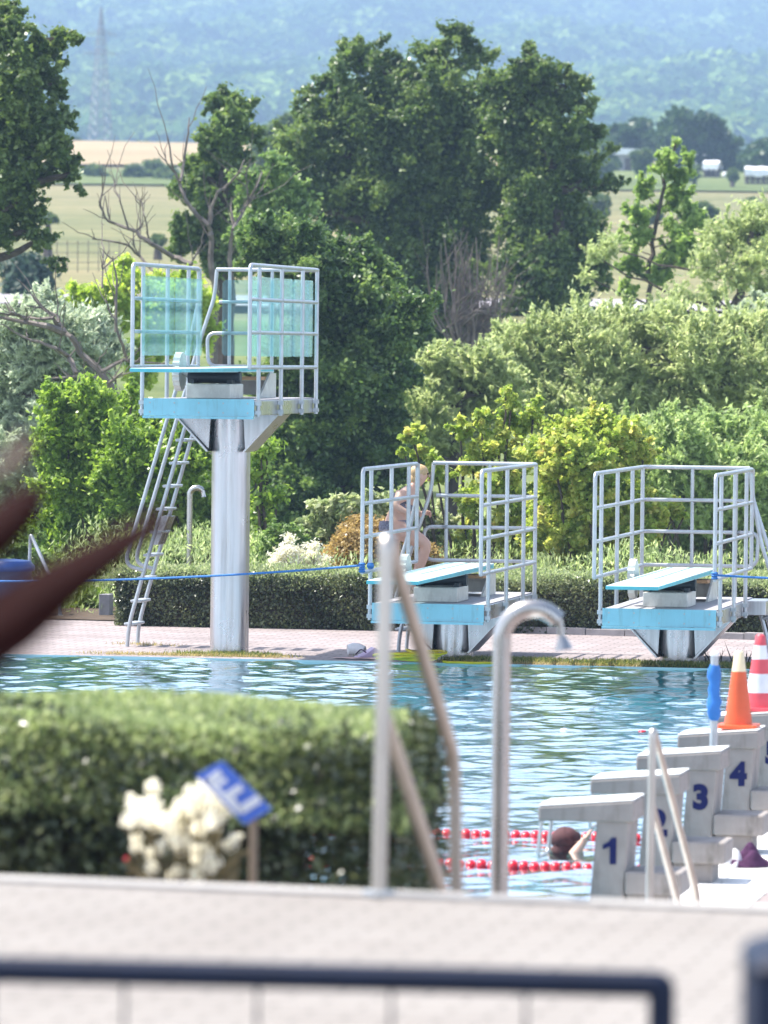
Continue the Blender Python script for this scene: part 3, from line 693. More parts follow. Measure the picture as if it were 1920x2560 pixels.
# ================================================================== START BLOCKS
def make_block(n, label):
    q = P(1586, 1997, 31.8); q = Vector((q.x, q.y, 0)) + V * 2.03 * (n - 1)
    e = thing('start_block', label, 'starting block', (q.x, q.y, .054), -A, 'concrete start blocks along the right pool edge')
    z = -.054
    mb = MB(); mb.prism([(-.255, 0.0), (-.065, 0.0), (-.03, .585 + z), (-.215, .585 + z)], 'y', .02, .42); mb.build('pedestal', M['conc'], e, bevel=.012)
    mb = MB(); mb.prism([(-.545, .572 + z), (0, .578 + z), (0, .70 + z), (-.545, .655 + z)], 'y', 0, .45); mb.build('slab', M['conc'], e, bevel=.012)
    mb = MB(); mb.prism([(-.543, .657 + z), (-.004, .7015 + z), (-.004, .709 + z), (-.543, .665 + z)], 'y', .004, .446); mb.build('top_coating', M['whitepaint'], e, bevel=.003)
    mb = MB(); mb.box(-.05, .27, .0, .42, .17 + z, .30 + z); mb.build('step', M['conc'], e, bevel=.012)
    mb = MB(); mb.box(-.045, .19, .05, .38, 0, .168 + z); mb.build('step_base', M['conc'], e, bevel=.006)
    cu = bpy.data.curves.new('number', 'FONT'); cu.body = str(n); cu.size = .205; cu.extrude = .002; cu.align_x = 'CENTER'; cu.offset = .011
    to = bpy.data.objects.new('tmp', cu); COL.objects.link(to)
    dg = bpy.context.evaluated_depsgraph_get(); me = bpy.data.meshes.new_from_object(to.evaluated_get(dg)); bpy.data.objects.remove(to)
    if n == 1:
        mb = MB(); mb.prism([(-.005, 0), (.032, 0), (.032, .15), (.004, .15), (-.012, .126), (-.045, .108), (-.045, .082), (-.005, .098)][::-1], 'z', -.002, .002); me = bpy.data.meshes.new('number'); me.from_pydata(mb.v, [], mb.f); me.update()
    no = bpy.data.objects.new('number', me); COL.objects.link(no); me.materials.clear(); me.materials.append(M['navytext']); no.parent = e
    no.location = (-.133, .0165, .285); no.rotation_euler = (math.pi / 2, 0, 0)
    # rope hook and grip bar at the water end
    mb = MB(); mb.tube(path([(-.53, .03, .57 + z), (-.55, .03, .36 + z), (-.55, .42, .36 + z), (-.53, .42, .57 + z)], .05), .011, 8); mb.build('grip_bar', M['tube'], e, True)
    return e
for n, l in ((1, 'nearest concrete start block with navy number 1 on its side'), (2, 'start block with navy number 2, partly behind the pole of the near handrail'),
             (3, 'start block with navy number 3 on its side'), (4, 'start block with navy number 4, carrying the plain orange cone'),
             (5, 'farthest start block with navy number 5, carrying the red and white cone')): make_block(n, l)
def blockpt(n, x, y, z):
    q = P(1586, 1997, 31.8); q = Vector((q.x, q.y, 0)) + V * (2.03 * (n - 1) + y) + U * x; return Vector((q.x, q.y, z))
# cones
def cone(name, label, loc, hgt, r0, r1, base, mats, bands):
    e = thing(name, label, 'traffic cone', loc, -A)
    n = 8; 
    bpoly = []
    for cx, cy, s0 in ((base - .03, base - .03, 0), (-base + .03, base - .03, .5), (-base + .03, -base + .03, 1), (base - .03, -base + .03, 1.5)):
        for k in range(5): an = (s0 + k / 8) * math.pi; bpoly.append((cx + .03 * math.cos(an), cy + .03 * math.sin(an)))
    mb = MB(); mb.prism(bpoly, 'z', 0.003, .028); mb.build('base', mats[0], e, bevel=.004)
    for i, (a, b_, mi) in enumerate(bands):
        f = lambda t: r0 + (r1 - r0) * t
        mb = MB(); za, zb = .028 + a * (hgt - .028), .028 + b_ * (hgt - .028)
        mb.lathe([(f(a), za), (f(b_), zb)] if b_ < .99 else [(f(a), za), (f(b_) + .003, zb - .012), (f(b_) * .7, zb)]); mb.build('cone_body' if i == 0 else 'band', mats[mi], e, True)
    return e
q = blockpt(4, -.16, .2, .70)
cone('traffic_cone', 'plain orange traffic cone with pale tip standing on start block 4', tuple(q), .52, .095, .03, .135, [M['orange'], M['conepale']], [(0, .72, 0), (.72, 1.0, 1)])
q = blockpt(5, -.25, .2, .692)
cone('traffic_cone', 'red and white striped traffic cone on start block 5 at the right edge', tuple(q), .54, .11, .032, .14, [M['conered'], M['conewhite']],
     [(0, .2, 0), (.2, .46, 1), (.46, .66, 0), (.66, .85, 1), (.85, 1.0, 0)])
# pole wrapped in blue foam between blocks 3 and 4
q = P(1784, 1860, 36.6)
e = thing('marker_pole', 'grey pole with lumpy blue wrapping standing between start blocks 3 and 4', 'pole', (q.x, q.y, .054))
zt = P(1784, 1636, 36.6).z - .054
MB().tube([(0, 0, 0), (0, 0, zt)], .026, 14).build('pole', M['tube'], e, True)
mb = MB(); zb = P(1784, 1800, 36.6).z - .054; zu = P(1784, 1662, 36.6).z - .054
k = 9; mb.tube([(.004 * math.sin(i * 2.3), .004 * math.cos(i * 1.7), zb + (zu - zb) * i / k) for i in range(k + 1)], [.030, .046, .043, .050, .036, .040, .034, .047, .044, .031], 14)
mb.build('blue_wrapping', M['bluefoam'], e, True)
MB().blob((0, 0, zt), .03, .03, .022).build('cap', M['floatw'], e, True)
# lane ropes
def lane(label, d_at, group='red lane ropes'):
    q = PZ(1300, 870 + CAMZ * F / d_at, 0.0); base = q - PC; v = base.dot(V)
    st = W(-.05, v, .03)
    e = thing('lane_rope', label, 'lane rope', tuple(st), -A, group)
    MB().tube([(-3.0, 0, 0), (.05, 0, .0)], .008, 8).build('rope', M['rope'], e, True)
    proto = None
    for i in range(40):
        if proto is None:
            mb = MB(); mb.lathe([(.012, -.028), (.034, -.026), (.046, -.012), (.046, .012), (.034, .026), (.012, .028)], seg=14)
            mb.v = [(z_, x_, y_) for x_, y_, z_ in mb.v]; proto = mb.build('float', M['float'], e, True)
            proto.location = (-.12, 0, 0)
        else:
            c = proto.copy(); COL.objects.link(c); c.parent = e; c.location = (-.12 - i * .066, 0, random.uniform(-.006, .004)); c.rotation_euler = (random.random() * 6, random.uniform(-.06, .06), random.uniform(-.06, .06))
lane('nearer red lane rope floating towards start block 2', 34.9)
lane('farther red lane rope floating towards start block 3', 37.1)
for px, py, ml, lab in ((1410, 1831, 'w', 'white float bobbing alone in the middle of the pool'), (1606, 1835, 'r', 'red and white float on the pool left of the far handrail top')):
    q = PZ(px, py, 0.02); e = thing('pool_float', lab, 'float', tuple(q))
    MB().lathe([(.006, -.03), (.028, -.026), (.042, -.006), (.042, .012), (.028, .03), (.006, .034)]).build('shell', M['floatw'] if ml == 'w' else M['float'], e, True)
    if ml == 'r': MB().lathe([(.0435, -.010), (.0435, -.002)]).build('white_band', M['floatw'], e, True)
    else: MB().tube([(0, 0, .03), (0, 0, .045)], .008).build('eyelet', M['tube'], e, True)

# ================================================================== SHOWERS, HANDRAILS
def shower(name, label, px, py_top, d, r, zb, archw, head):
    e = thing(name, label, 'shower', (P(px, py_top, d).x, d, zb), -.05)
    zt = P(px, py_top, d).z - zb - r; rad = archw / 2
    pts = [(0, 0, 0)] + [(0, 0, zt - rad)] + [(rad - rad * math.cos(a), 0, zt - rad + rad * math.sin(a)) for a in [math.pi * i / 14 for i in range(1, 12)]]
    MB().tube(pts, r, 18).build('pipe', M['shower'], e, True)
    a = math.pi * 11.5 / 14; x_, z_ = rad - rad * math.cos(a), zt - rad + rad * math.sin(a)
    mb = MB()
    if head:
        mb.tube([(x_ - .006, 0, z_ + .02), (x_ + .005, 0, z_ - .03), (x_ + .008, 0, z_ - .055)], [.018, .014, .014], 12)
        mb.tube([(x_ + .008, 0, z_ - .055), (x_ + .013, 0, z_ - .075), (x_ + .02, 0, z_ - .115)], [.016, .026, .042], 14)
    else: mb.tube([(x_ - .006, 0, z_ + .01), (x_ + .01, 0, z_ - .05), (x_ + .012, 0, z_ - .07)], [r * .8, r * .7, r * .9], 12)
    mb.build('shower_head', M['shower'], e, True)
    MB().lathe([(r * 2.2, 0), (r * 2.2, .012), (r * 1.15, .016)]).build('floor_flange', M['tube'], e, True)
    if not head: MB().box(-r * .6, r * .6, -r - .012, -r + .004, .1, .22).build('push_plate', M['whitepaint'], e, bevel=.004)
    return e
shower('outdoor_shower', 'near blurred steel shower pipe with curved top in front of the pool', 1256, 1497, 25.0, .041, .05, .275, True)
shower('outdoor_shower', 'distant steel shower pipe behind the far hedge beside the tall tower', 475, 1212, 69.3, .036, -.03, .17, False)
# stair handrail in the foreground
t0 = P(966, 1334, 16.75); t1 = P(1136, 1895, 18.25); t2 = P(1162, 1990, 18.36); tb = P(1162, 2300, 18.36)
e = thing('stair_handrail', 'big blurred double steel handrail going down the steps in front of the hedge', 'handrail', (t0.x, t0.y, 1.6))
O = Vector((t0.x, t0.y, 1.6)); bpos = P(947, 2232, 16.75)
foot = Vector((bpos.x, bpos.y, 1.605))
mb = MB(); mb.tube(path([foot - O, t0 - O, t1 - O, Vector((t2.x, t2.y, .62)) - O], [.06, .12]), .0225, 14); mb.build('top_rail', M['warmtube'], e, True)
m0 = P(961, 1790, 16.75); dv = t1 - t0
mb = MB(); mb.tube([m0 - O, m0 + dv * 1.02 - O], .0225, 14); mb.build('middle_rail', M['warmtube'], e, True)
MB().lathe([(.05, 0.0), (.05, .012), (.026, .016)], tuple(foot - O)).build('floor_flange', M['tube'], e, True)
# pool handrail by the start blocks
def a_rail(name, label, top, d0, foot1, p2, d1, foot2, r, m, second=None):
    a = P(*top, d0); f1 = P(*foot1, d0); b_ = P(*p2, d1); f2 = P(*foot2, d1)
    e = thing(name, label, 'handrail', (f1.x, f1.y, .05)); O = Vector((f1.x, f1.y, .05))
    MB().tube(path([Vector((f1.x, f1.y, .052)) - O, a - O, b_ - O, Vector((f2.x, f2.y, .052)) - O], [.05, .1]), r, 12).build('top_rail', m, e, True)
    if second:
        s0 = P(*second, d0); MB().tube([s0 - O, s0 + (b_ - a) * .62 - O], r, 12).build('middle_rail', m, e, True)
    for f in (f1, f2): MB().lathe([(r * 2.2, 0.001), (r * 2.2, .012), (r * 1.1, .016)], (f.x - O.x, f.y - O.y, 0)).build('floor_flange', m, e, True)
a_rail('pool_handrail', 'slim blurred handrail standing before start blocks 1 to 3', (1632, 1820), 29.3, (1622, 2250), (1742, 2235), 30.6, (1746, 2290), .021, M['warmtube'], (1628, 2010))
a_rail('pool_handrail', 'small steel handrail at the far left beside the blue tub', (76, 1334), 66.8, (70, 1548), (146, 1488), 66.4, (150, 1553), .021, M['tube'], (74, 1440))
# ================================================================== PEOPLE
def skin_body(name, joints, edges, parent, m, root=0):
    me = bpy.data.meshes.new(name); me.from_pydata([tuple(j[0]) for j in joints], edges, []); me.update()
    o = bpy.data.objects.new(name, me); COL.objects.link(o); o.parent = parent; me.materials.append(m)
    md = o.modifiers.new('skin', 'SKIN'); md.use_smooth_shade = True; md.branch_smoothing = .4
    if not me.skin_vertices: me.attributes.new('skin', 'FLOAT', 'POINT')
    sv = me.skin_vertices[0].data
    for i, j in enumerate(joints):
        r = j[1]; sv[i].radius = r if isinstance(r, tuple) else (r, r); sv[i].use_root = (i == root)
    sb = o.modifiers.new('subdivision', 'SUBSURF'); sb.levels = 2; sb.render_levels = 2
    return o
def person_climber():
    d = 59.75
    loc = P(985, 1525, d); e = thing('person', 'person in a patterned two-piece swimsuit leaning forward while climbing the middle tower ladder', 'person', (loc.x, loc.y, .52)); O = Vector((loc.x, loc.y, .52))
    J = []; E = []
    def j(px, py, dd, r, par=None):
        J.append((P(px, py, d + dd) - O, r)); 
        if par is not None: E.append((par, len(J) - 1))
        return len(J) - 1
    pel = j(984, 1319, 0, .158)
    s1 = j(993, 1293, 0, (.13, .125), pel); s2 = j(1004, 1262, 0, .135, s1); s3 = j(1016, 1236, 0, .122, s2)
    nk = j(1034, 1217, 0, .056, s3); hb = j(1045, 1203, 0, .066, nk); hc = j(1053, 1187, 0, .09, hb); ht = j(1053, 1172, 0, .076, hc)
    # raised near leg with its foot on the platform
    hp_ = j(992, 1326, -.10, .112, pel); th = j(1030, 1341, -.12, .098, hp_); kn = j(1067, 1361, -.13, .068, th); cf = j(1054, 1400, -.10, .064, kn); an = j(1031, 1460, -.06, .034, cf); fo = j(1036, 1472, -.06, .032, an); j(1062, 1476, -.07, .024, fo)
    # standing far leg on the rung
    h2 = j(980, 1328, .10, .112, pel); t2 = j(978, 1372, .11, .095, h2); k2 = j(979, 1416, .11, .064, t2); c2 = j(972, 1450, .12, .06, k2); a2 = j(967, 1512, .12, .034, c2); f2 = j(972, 1522, .12, .032, a2); j(995, 1527, .12, .024, f2)
    # arms: near hand and far hand on the two ladder rails
    def hand(w, dirx, dz, dd):
        base = J[w][0]
        pm = len(J); J.append((base + Vector((.045 * dirx, dd * .3, .01)), (.028, .018))); E.append((w, pm))
        for k in range(4):
            o_ = Vector((.03, .012 * (k - 1.5), .018 - .012 * k)); L = (.034, .038, .036, .028)[k]
            a_ = len(J); J.append((J[pm][0] + o_, .0095)); E.append((pm, a_))
            b_ = len(J); J.append((J[pm][0] + o_ + Vector((L, 0, -.006)), .009)); E.append((a_, b_))
            c_ = len(J); J.append((J[pm][0] + o_ + Vector((L + .004, 0, -.034)), .008)); E.append((b_, c_))
        a_ = len(J); J.append((J[pm][0] + Vector((0, -.03, .012)), .011)); E.append((pm, a_)); b_ = len(J); J.append((J[pm][0] + Vector((.03, -.042, .004)), .009)); E.append((a_, b_))
    sh = j(1011, 1229, -.15, .06, s3); el = j(987, 1263, -.24, .045, sh); fm = j(1006, 1277, -.26, .041, el); wr = j(1026, 1284, -.28, .024, fm); hand(wr, 1, 0, 0)
    sf = j(1026, 1229, .15, .05, s3); ef = j(1024, 1262, .22, .037, sf); wf = j(1050, 1284, .26, .025, ef); hand(wf, 1, 0, 0)
    body = skin_body('body', J, E, e, M['skin'])
    c = J[hc][0]
    # face
    mb = MB(); mb.add([c + Vector(v) for v in [(.078, -.016, .012), (.078, .016, .012), (.112, 0, -.018), (.078, -.018, -.028), (.078, .018, -.028)]], [(0, 2, 1), (0, 3, 2), (1, 2, 4), (2, 3, 4)]); mb.build('nose', M['skin'], e, True)
    for sy in (-1, 1):
        MB().blob(c + Vector((.070, sy * .034, .012)), .012, .013, .009).build('eye', M['hairdark'], e, True)
        MB().blob(c + Vector((-.004, sy * .082, -.012)), .022, .01, .032).build('ear', M['skin'], e, True)
    MB().blob(c + Vector((.074, 0, -.055)), .012, .024, .008).build('mouth', simple('lips', (.40, .16, .14)), e, True)
    mb = MB(); mb.blob(c + Vector((-.022, 0, .028)), .098, .094, .085, 16, 10, .03); mb.blob(c + Vector((-.075, 0, -.045)), .045, .06, .07, 12, 8, .05); mb.tube([c + Vector((-.09, 0, -.02)), c + Vector((-.115, .0, -.09)), c + Vector((-.10, 0, -.16))], [.035, .03, .012], 8)
    mb.build('hair', M['hair'], e, True)
    # swimsuit
    def ell(a, b_, r1, r2, nm):
        MB().tube([a, a.lerp(b_, .5), b_], [r1 * .96, max(r1, r2) * 1.0, r2 * .96], 20, False).build(nm, M['bikini'], e, True)
    ell(J[pel][0] + Vector((-.005, 0, .075)), J[pel][0] + Vector((0, 0, -.03)), .146, .156, 'bikini_bottom')
    ell(J[s2][0] + Vector((-.02, 0, -.01)), J[s2][0] + Vector((.025, 0, .055)), .134, .134, 'bikini_top')
    return e
person_climber()
def person_swimmer():
    d = 36.2; c = P(1414, 2102, d); O = Vector((c.x, c.y, 0))
    e = thing('person', 'swimmer with dark red wet hair and one pale raised arm, seen under start block 1', 'person', tuple(O))
    c = c - O
    J = [(Vector((0, .1, -.45)), .15), (Vector((0, .06, -.16)), .16), (Vector((0, .02, .0)), .10), (Vector((0, 0, .05)), .06), (c, .085), (c + Vector((0, 0, .03)), .075)]
    E = [(0, 1), (1, 2), (2, 3), (3, 4), (4, 5)]
    def add(p, r, par): J.append((p, r)); E.append((par, len(J) - 1)); return len(J) - 1
    el = P(1428, 2146, d - .25) - O; wr = P(1456, 2108, d - .2) - O
    sh = add(Vector((.13, -.06, .0)), .06, 2); a = add(el, .045, sh); b_ = add(wr, .03, a); h = add(wr + Vector((.03, .0, .035)), (.03, .016), b_)
    for k in range(4):
        p = J[h][0] + Vector((.012, .016 * (k - 1.5), .03)); f = add(p, .0095, h); add(p + Vector((.02, 0, .03 - .004 * abs(k - 1.5))), .008, f)
    t = add(J[h][0] + Vector((.0, -.035, .008)), .01, h); add(J[h][0] + Vector((.012, -.045, .03)), .009, t)
    s2 = add(Vector((-.15, .02, .0)), .06, 2); add(Vector((-.26, -.1, -.16)), .045, s2)
    skin_body('body', J, E, e, M['skin'])
    mb = MB(); mb.blob(c + Vector((0, -.005, .01)), .10, .098, .078, 18, 12, .06); mb.blob(c + Vector((-.01, -.035, -.06)), .08, .06, .07, 14, 8, .06); mb.build('hair', M['hairdark'], e, True)
    mb = MB(); mb.blob(c + Vector((-.105, -.01, -.02)), .012, .02, .03).build('ear', M['skin'], e, True)
    MB().blob(c + Vector((-.01, .088, -.02)), .014, .018, .02).build('nose', M['skin'], e, True)
    return e
person_swimmer()

# ================================================================== SMALL THINGS BY THE POOL
# blue barrier rope, tied to the towers
e = thing('barrier_rope', 'long blue rope from the left tied to the middle tower railing', 'rope', tuple(P(150, 1457, 57.6)))
O = e.location.copy(); a = P(-260, 1449, 59.5); b_ = tw(T1, -.595, -.40, 1.02)
def sag(a, b_, s, n=24): return [a.lerp(b_, i / n) + Vector((0, 0, -s * 4 * (i / n) * (1 - i / n))) for i in range(n + 1)]
MB().tube([p - O for p in sag(a, b_, .07)], .011, 8).build('rope', M['rope'], e, True)
mb = MB()
for k in range(4):
    q = tw(T1, -.595, -.40 + .0, .96 + k * .025) - O; mb.lathe([(.025, -.012), (.036, 0), (.025, .012)], tuple(q), 14)
q = tw(T1, -.595, .06, 1.0) - O; mb.lathe([(.025, -.03), (.04, 0), (.025, .03)], tuple(q), 14)
mb.build('knot', M['rope'], e, True)
e = thing('barrier_rope', 'short blue rope from the right tower railing off to the right', 'rope', tuple(tw(T2, .6, -.4, .98))); O = e.location.copy()
a = tw(T2, .595, -.40, .985); b_ = a + U * 4 + V * .2 + Vector((0, 0, .02))
MB().tube([p - O for p in sag(a, b_, .05)], .011, 8).build('rope', M['rope'], e, True)
mb = MB()
for k in range(3): mb.lathe([(.025, -.012), (.036, 0), (.025, .012)], tuple(a - O + Vector((0, 0, -.03 + k * .025))), 14)
mb.build('knot', M['rope'], e, True)
# coiled yellow hose at the foot of the middle tower
q = PZ(1035, 1656, .06); e = thing('garden_hose', 'yellow hose lying coiled on the pool edge below the middle tower', 'hose', (q.x, q.y, .055), -A)
mb = MB()
for k in range(8):
    rx = .29 + random.uniform(-.13, .08); ry = .17 + random.uniform(-.05, .03); cz = .014 + (k // 3) * .020 + random.uniform(0, .012); ox = random.uniform(-.10, .10); tl = random.uniform(-.05, .05)
    mb.tube([(ox + rx * math.cos(t), ry * math.sin(t), .006 + cz + .012 * (1 + math.sin(2 * t + k)) + tl * math.cos(t) * .5 + abs(tl) * .5) for t in [2 * math.pi * i / 40 for i in range(41)]], .0135, 8)
mb.tube([(.3, 0, .02)] + [(.35 + .06 * i, -.06 + .03 * math.sin(i * 1.1), .016) for i in range(9)], .0135, 8)
mb.build('coil', M['hose'], e, True)
MB().tube([(.83, -.08, .016), (.9, -.09, .016)], .018, 10).build('nozzle', M['conepale'], e, True)
# towel and things beside it on the deck
q = PZ(893, 1639, .06); e = thing('rolled_towel', 'rolled white towel lying on the deck between the tall and middle towers', 'towel', (q.x, q.y, .055), -A)
mb = MB(); mb.tube([(-.10, 0, .065), (-.05, .02, .07), (.02, 0, .068), (.08, -.01, .06)], [.05, .066, .064, .045], 16); mb.build('roll', M['towelw'], e, True)
q = PZ(925, 1642, .06); e = thing('bathing_bag', 'small lavender bag lying beside the rolled white towel', 'bag', (q.x, q.y, .055), -A + .4)
mb = MB(); mb.prism([(-.16, 0), (.16, 0), (.12, .05), (.03, .105), (-.05, .05)], 'y', -.09, .09); mb.build('bag_body', M['lav'], e, bevel=.01)
mb = MB(); mb.tube(path([(-.05, -.05, .05), (-.10, -.03, .09), (-.15, 0, .03)], .03), .007, 6); mb.build('strap', M['purple'], e, True)
q = PZ(880, 1645, .06); e = thing('beach_mat', 'flat pinkish mat under the rolled white towel', 'mat', (q.x, q.y, .055), -A)
mb = MB(); n = 10
vs = [(-.18 + .5 * i / n, -.12 + .22 * j_ / 4, .002 + .004 * math.sin(i * 1.3 + j_)) for j_ in range(5) for i in range(n + 1)]; k = len(vs)
mb.add([(x, y, z + .006) for x, y, z in vs], [(j_ * (n + 1) + i, j_ * (n + 1) + i + 1, (j_ + 1) * (n + 1) + i + 1, (j_ + 1) * (n + 1) + i) for j_ in range(4) for i in range(n)])
mb.build('mat_sheet', simple('pink_mat', (.58, .38, .36), .9), e, True)
# crumpled purple towel near the blocks
q = PZ(1840, 2163, .06); e = thing('crumpled_towel', 'crumpled dark purple and white towel on the white pool edge by the start blocks', 'towel', (q.x, q.y, .058), -A)
def heap(rx, ry, hh, seed, m, off):
    rs = np.random.default_rng(seed); n = 26; vs = []; ph = rs.random(6) * 6
    for j_ in range(n + 1):
        for i in range(n + 1):
            a = i / n * 2 - 1; b2 = j_ / n * 2 - 1
            x = a * math.sqrt(1 - b2 * b2 / 2); y = b2 * math.sqrt(1 - a * a / 2); r_ = x * x + y * y
            z = hh * (1 - r_) ** .6 * (.6 + .3 * math.sin(5 * a + ph[0] + 2 * b2) + .25 * math.sin(8 * b2 + ph[1] - 3 * a)) if r_ < 1 else 0
            vs.append((off[0] + rx * x, off[1] + ry * y, max(z, .002)))
    MB().add(vs, [(j_ * (n + 1) + i, j_ * (n + 1) + i + 1, (j_ + 1) * (n + 1) + i + 1, (j_ + 1) * (n + 1) + i) for j_ in range(n) for i in range(n)]).build('fold', m, e, True)
heap(.15, .16, .13, 3, M['purple'], (.06, .02, 0)); heap(.09, .11, .12, 5, M['towelw'], (-.035, -.05, 0)); heap(.07, .09, .07, 9, M['purple'], (-.13, -.02, 0))
# blue lidded tub at far left
q = P(18, 1545, 66.6); e = thing('plastic_tub', 'blue lidded plastic tub at the far left behind the dark red leaves', 'tub', (q.x, q.y, .055))
MB().lathe([(.24, 0), (.29, .50), (.30, .52)], seg=28).build('tub_body', M['bindark'], e, True)
mb = MB(); mb.lathe([(.315, .51), (.325, .53), (.32, .57), (.27, .63), (.10, .65)], seg=28); mb.build('lid', M['binblue'], e, True)
MB().tube([(-.3, -.12, .32), (-.33, -.14, .37), (-.3, -.16, .40)], .012, 8).build('handle', M['binblue'], e, True)
# stone post and kerb at the bed
q = P(265, 1550, 66.6); e = MB().box(-.065, .065, -.1, .1, 0, .255).build('stone_block', M['stone'], None, bevel=.008, label='small grey stone block at the left end of the far hedge', cat='stone block')
e.location = (q.x, q.y, .05); e.rotation_euler = (0, 0, -A)
ka = PZ(600, 1563, .05); kb = PZ(1960, 1602, .05)
kd = (kb - ka); kd.z = 0; kd.normalize(); kn_ = Vector((-kd.y, kd.x, 0)); Lk = (kb - ka).length
mb = MB(); k = 14
for i in range(k):
    a, b_ = Lk * i / k + .004, Lk * (i + 1) / k - .004
    P4 = [ka + kd * a, ka + kd * b_, ka + kd * b_ + kn_ * .12, ka + kd * a + kn_ * .12]; hh = .075 + random.uniform(-.006, .006)
    mb.add([(p.x, p.y, .045) for p in P4] + [(p.x, p.y, .05 + hh) for p in P4], [(4, 5, 6, 7), (0, 1, 5, 4), (1, 2, 6, 5), (2, 3, 7, 6), (3, 0, 4, 7)])
mb.build('kerb', M['kerb'], bevel=.006, kind='structure')
sheet('planting_soil', [(ka + kn_ * .05 - kd * 4)[:2], (kb + kn_ * .05 + kd * 3)[:2], (kb + kn_ * 9 + kd * 3)[:2], (ka + kn_ * 9 - kd * 4)[:2]], M['soil'], .062)

# ================================================================== HEDGES, FLOWERS IN FRONT
def hedge(name, label, base, dirv, nv, L, depth, hgt, n_side, n_top, leaf, rnd_end=.2, core=.16, toplen=.1, density_gap=0, per=1):
    e = thing(name, label, 'hedge', tuple(base), math.atan2(dirv.y, dirv.x))
    # local: x along, y into depth, z up; rounded profile
    def surf(n):
        per_ = 2 * hgt + depth; s = rng.random(n) * per_
        x = rng.random(n) * L; y = np.where(s < hgt, 0, np.where(s < hgt + depth, s - hgt, depth)); z = np.where(s < hgt, s, np.where(s < hgt + depth, hgt, per_ - s))
        o = np.zeros((n, 3)); o[:, 1] = np.where(s < hgt, -1, np.where(s < hgt + depth, 0, 1)); o[:, 2] = np.where((s >= hgt) & (s < hgt + depth), 1, 0)
        return x, y, z, o
    x, y, z, o = surf(n_side)
    ne = int(n_side * depth / (2 * L + 2 * depth) * 1.3) + 10            # ends
    xe = np.where(rng.random(ne) < .5, 0, L); ye = rng.random(ne) * depth; ze = rng.random(ne) * hgt; oe = np.zeros((ne, 3)); oe[:, 0] = np.where(xe == 0, -1, 1)
    x = np.r_[x, xe]; y = np.r_[y, ye]; z = np.r_[z, ze]; o = np.r_[o, oe]
    r_ = min(depth, hgt) * .18                                         # round the top edges and ends
    cy = np.clip(y, r_, depth - r_); cz = np.minimum(z, hgt - r_); cx = np.clip(x, rnd_end, L - rnd_end)
    dv = np.stack([x - cx, y - cy, z - cz], 1); ln = np.linalg.norm(dv, axis=1, keepdims=True)
    lim = np.where(ln > 0, np.minimum(1, r_ / np.maximum(ln, 1e-6)), 1)
    pos = np.stack([cx, cy, cz], 1) + dv * lim
    wave = .03 * np.sin(x * 2.1 + z * 4) + .04 * np.sin(x * 7.3 + y * 5)
    pos += o * (wave[:, None] * .8 * min(1, hgt) - rng.random((len(x), 1)) ** 1.6 * core * 1.2)
    pos += rng.normal(size=pos.shape) * leaf * .5
    if density_gap:
        keep = (np.sin(pos[:, 0] * 9 + np.sin(pos[:, 2] * 7) * 2) * np.sin(pos[:, 2] * 11 + pos[:, 0] * 3) < 1 - density_gap) | (pos[:, 2] > hgt * .7)
        pos, o = pos[keep], o[keep]
    v = leafquads(pos, o, leaf, leaf * .62, .25, .8)
    tt = .5 * rng.random(len(pos)) + .5 * (.5 + .5 * np.sin(pos[:, 0] * 5 + pos[:, 2] * 6 + np.sin(pos[:, 0] * 2) * 3))
    quadmesh('leaves', v, tt, M['hedge'], e)
    # young shoots standing on the top
    xt = rng.random(n_top) * L; yt = rng.random(n_top) * depth * 1.02 - .01 * depth
    ht = hgt - .03 + .02 * np.sin(xt * 2.1) + rng.random(n_top) * toplen * (.5 + .8 * (.5 + .5 * np.sin(xt * 2.3 + yt * 4)))
    ed = np.minimum(1, np.minimum(np.minimum(yt, depth - yt) / (r_ + .01), np.minimum(xt, L - xt) / (rnd_end + .02)))
    ht -= (1 - np.clip(ed, 0, 1)) ** 2 * r_
    pt = np.stack([xt, yt, ht], 1); ot = np.tile(np.array([0, -.3, .4]), (n_top, 1))
    v = leafquads(pt, ot, leaf * 1.15, leaf * .5, .1, .9, (0, 0, 1), .5)
    quadmesh('young_shoots', v, rng.random(n_top), M['hedgetop'], e)
    mb = MB(); c_ = core * 1.3
    if not density_gap:
        mb.box(c_ * 2, L - c_ * 2, c_, depth - c_, 0, hgt - c_)
    else: mb.box(c_ * 1.6, L - c_ * 1.6, c_ * 1.4, depth - c_, 0, hgt - .3)
    for i in range(int(L / .16)):
        x0 = .12 + i * .16; y0 = depth / 2 + random.uniform(-.2, .2) * depth
        limb(mb, [(x0, y0, 0), (x0 + random.uniform(-.12, .12), y0 + random.uniform(-.3, .3) * depth, hgt * .55), (x0 + random.uniform(-.2, .2), y0 + random.uniform(-.4, .4) * depth, hgt * .93)], .014, .005, .1, 3)
    mb.build('branches', M['bark'], e)
    return e
hl = PZ(252, 1565, .05); hr = PZ(1990, 1600, .05) + kn_ * .1
hd = (hr - hl); hd.z = 0; HL = hd.length; hd.normalize(); hn = Vector((-hd.y, hd.x, 0))
ang = math.atan2(hd.y, hd.x)
hedge('clipped_hedge', 'long low clipped hedge along the far side of the pool paving behind the towers', hl + hn * .14, hd, hn, HL, 1.25, .58, 90000, 24000, .042, .25, .09, .13)
b0 = P(-420, 2100, 20.2); b1 = P(1085, 2100, 20.2)
hd2 = Vector((math.cos(.10), -math.sin(.10), 0)); L2 = (b1.x - b0.x) / hd2.x; base2 = Vector((b1.x - .1, 20.2, .05)) - hd2 * L2
hedge('foreground_hedge', 'broad blurred hedge on the near side of the pool, light green on top', base2, hd2, None, L2, 1.6, 1.78, 70000, 52000, .042, .10, .24, .07, .22)
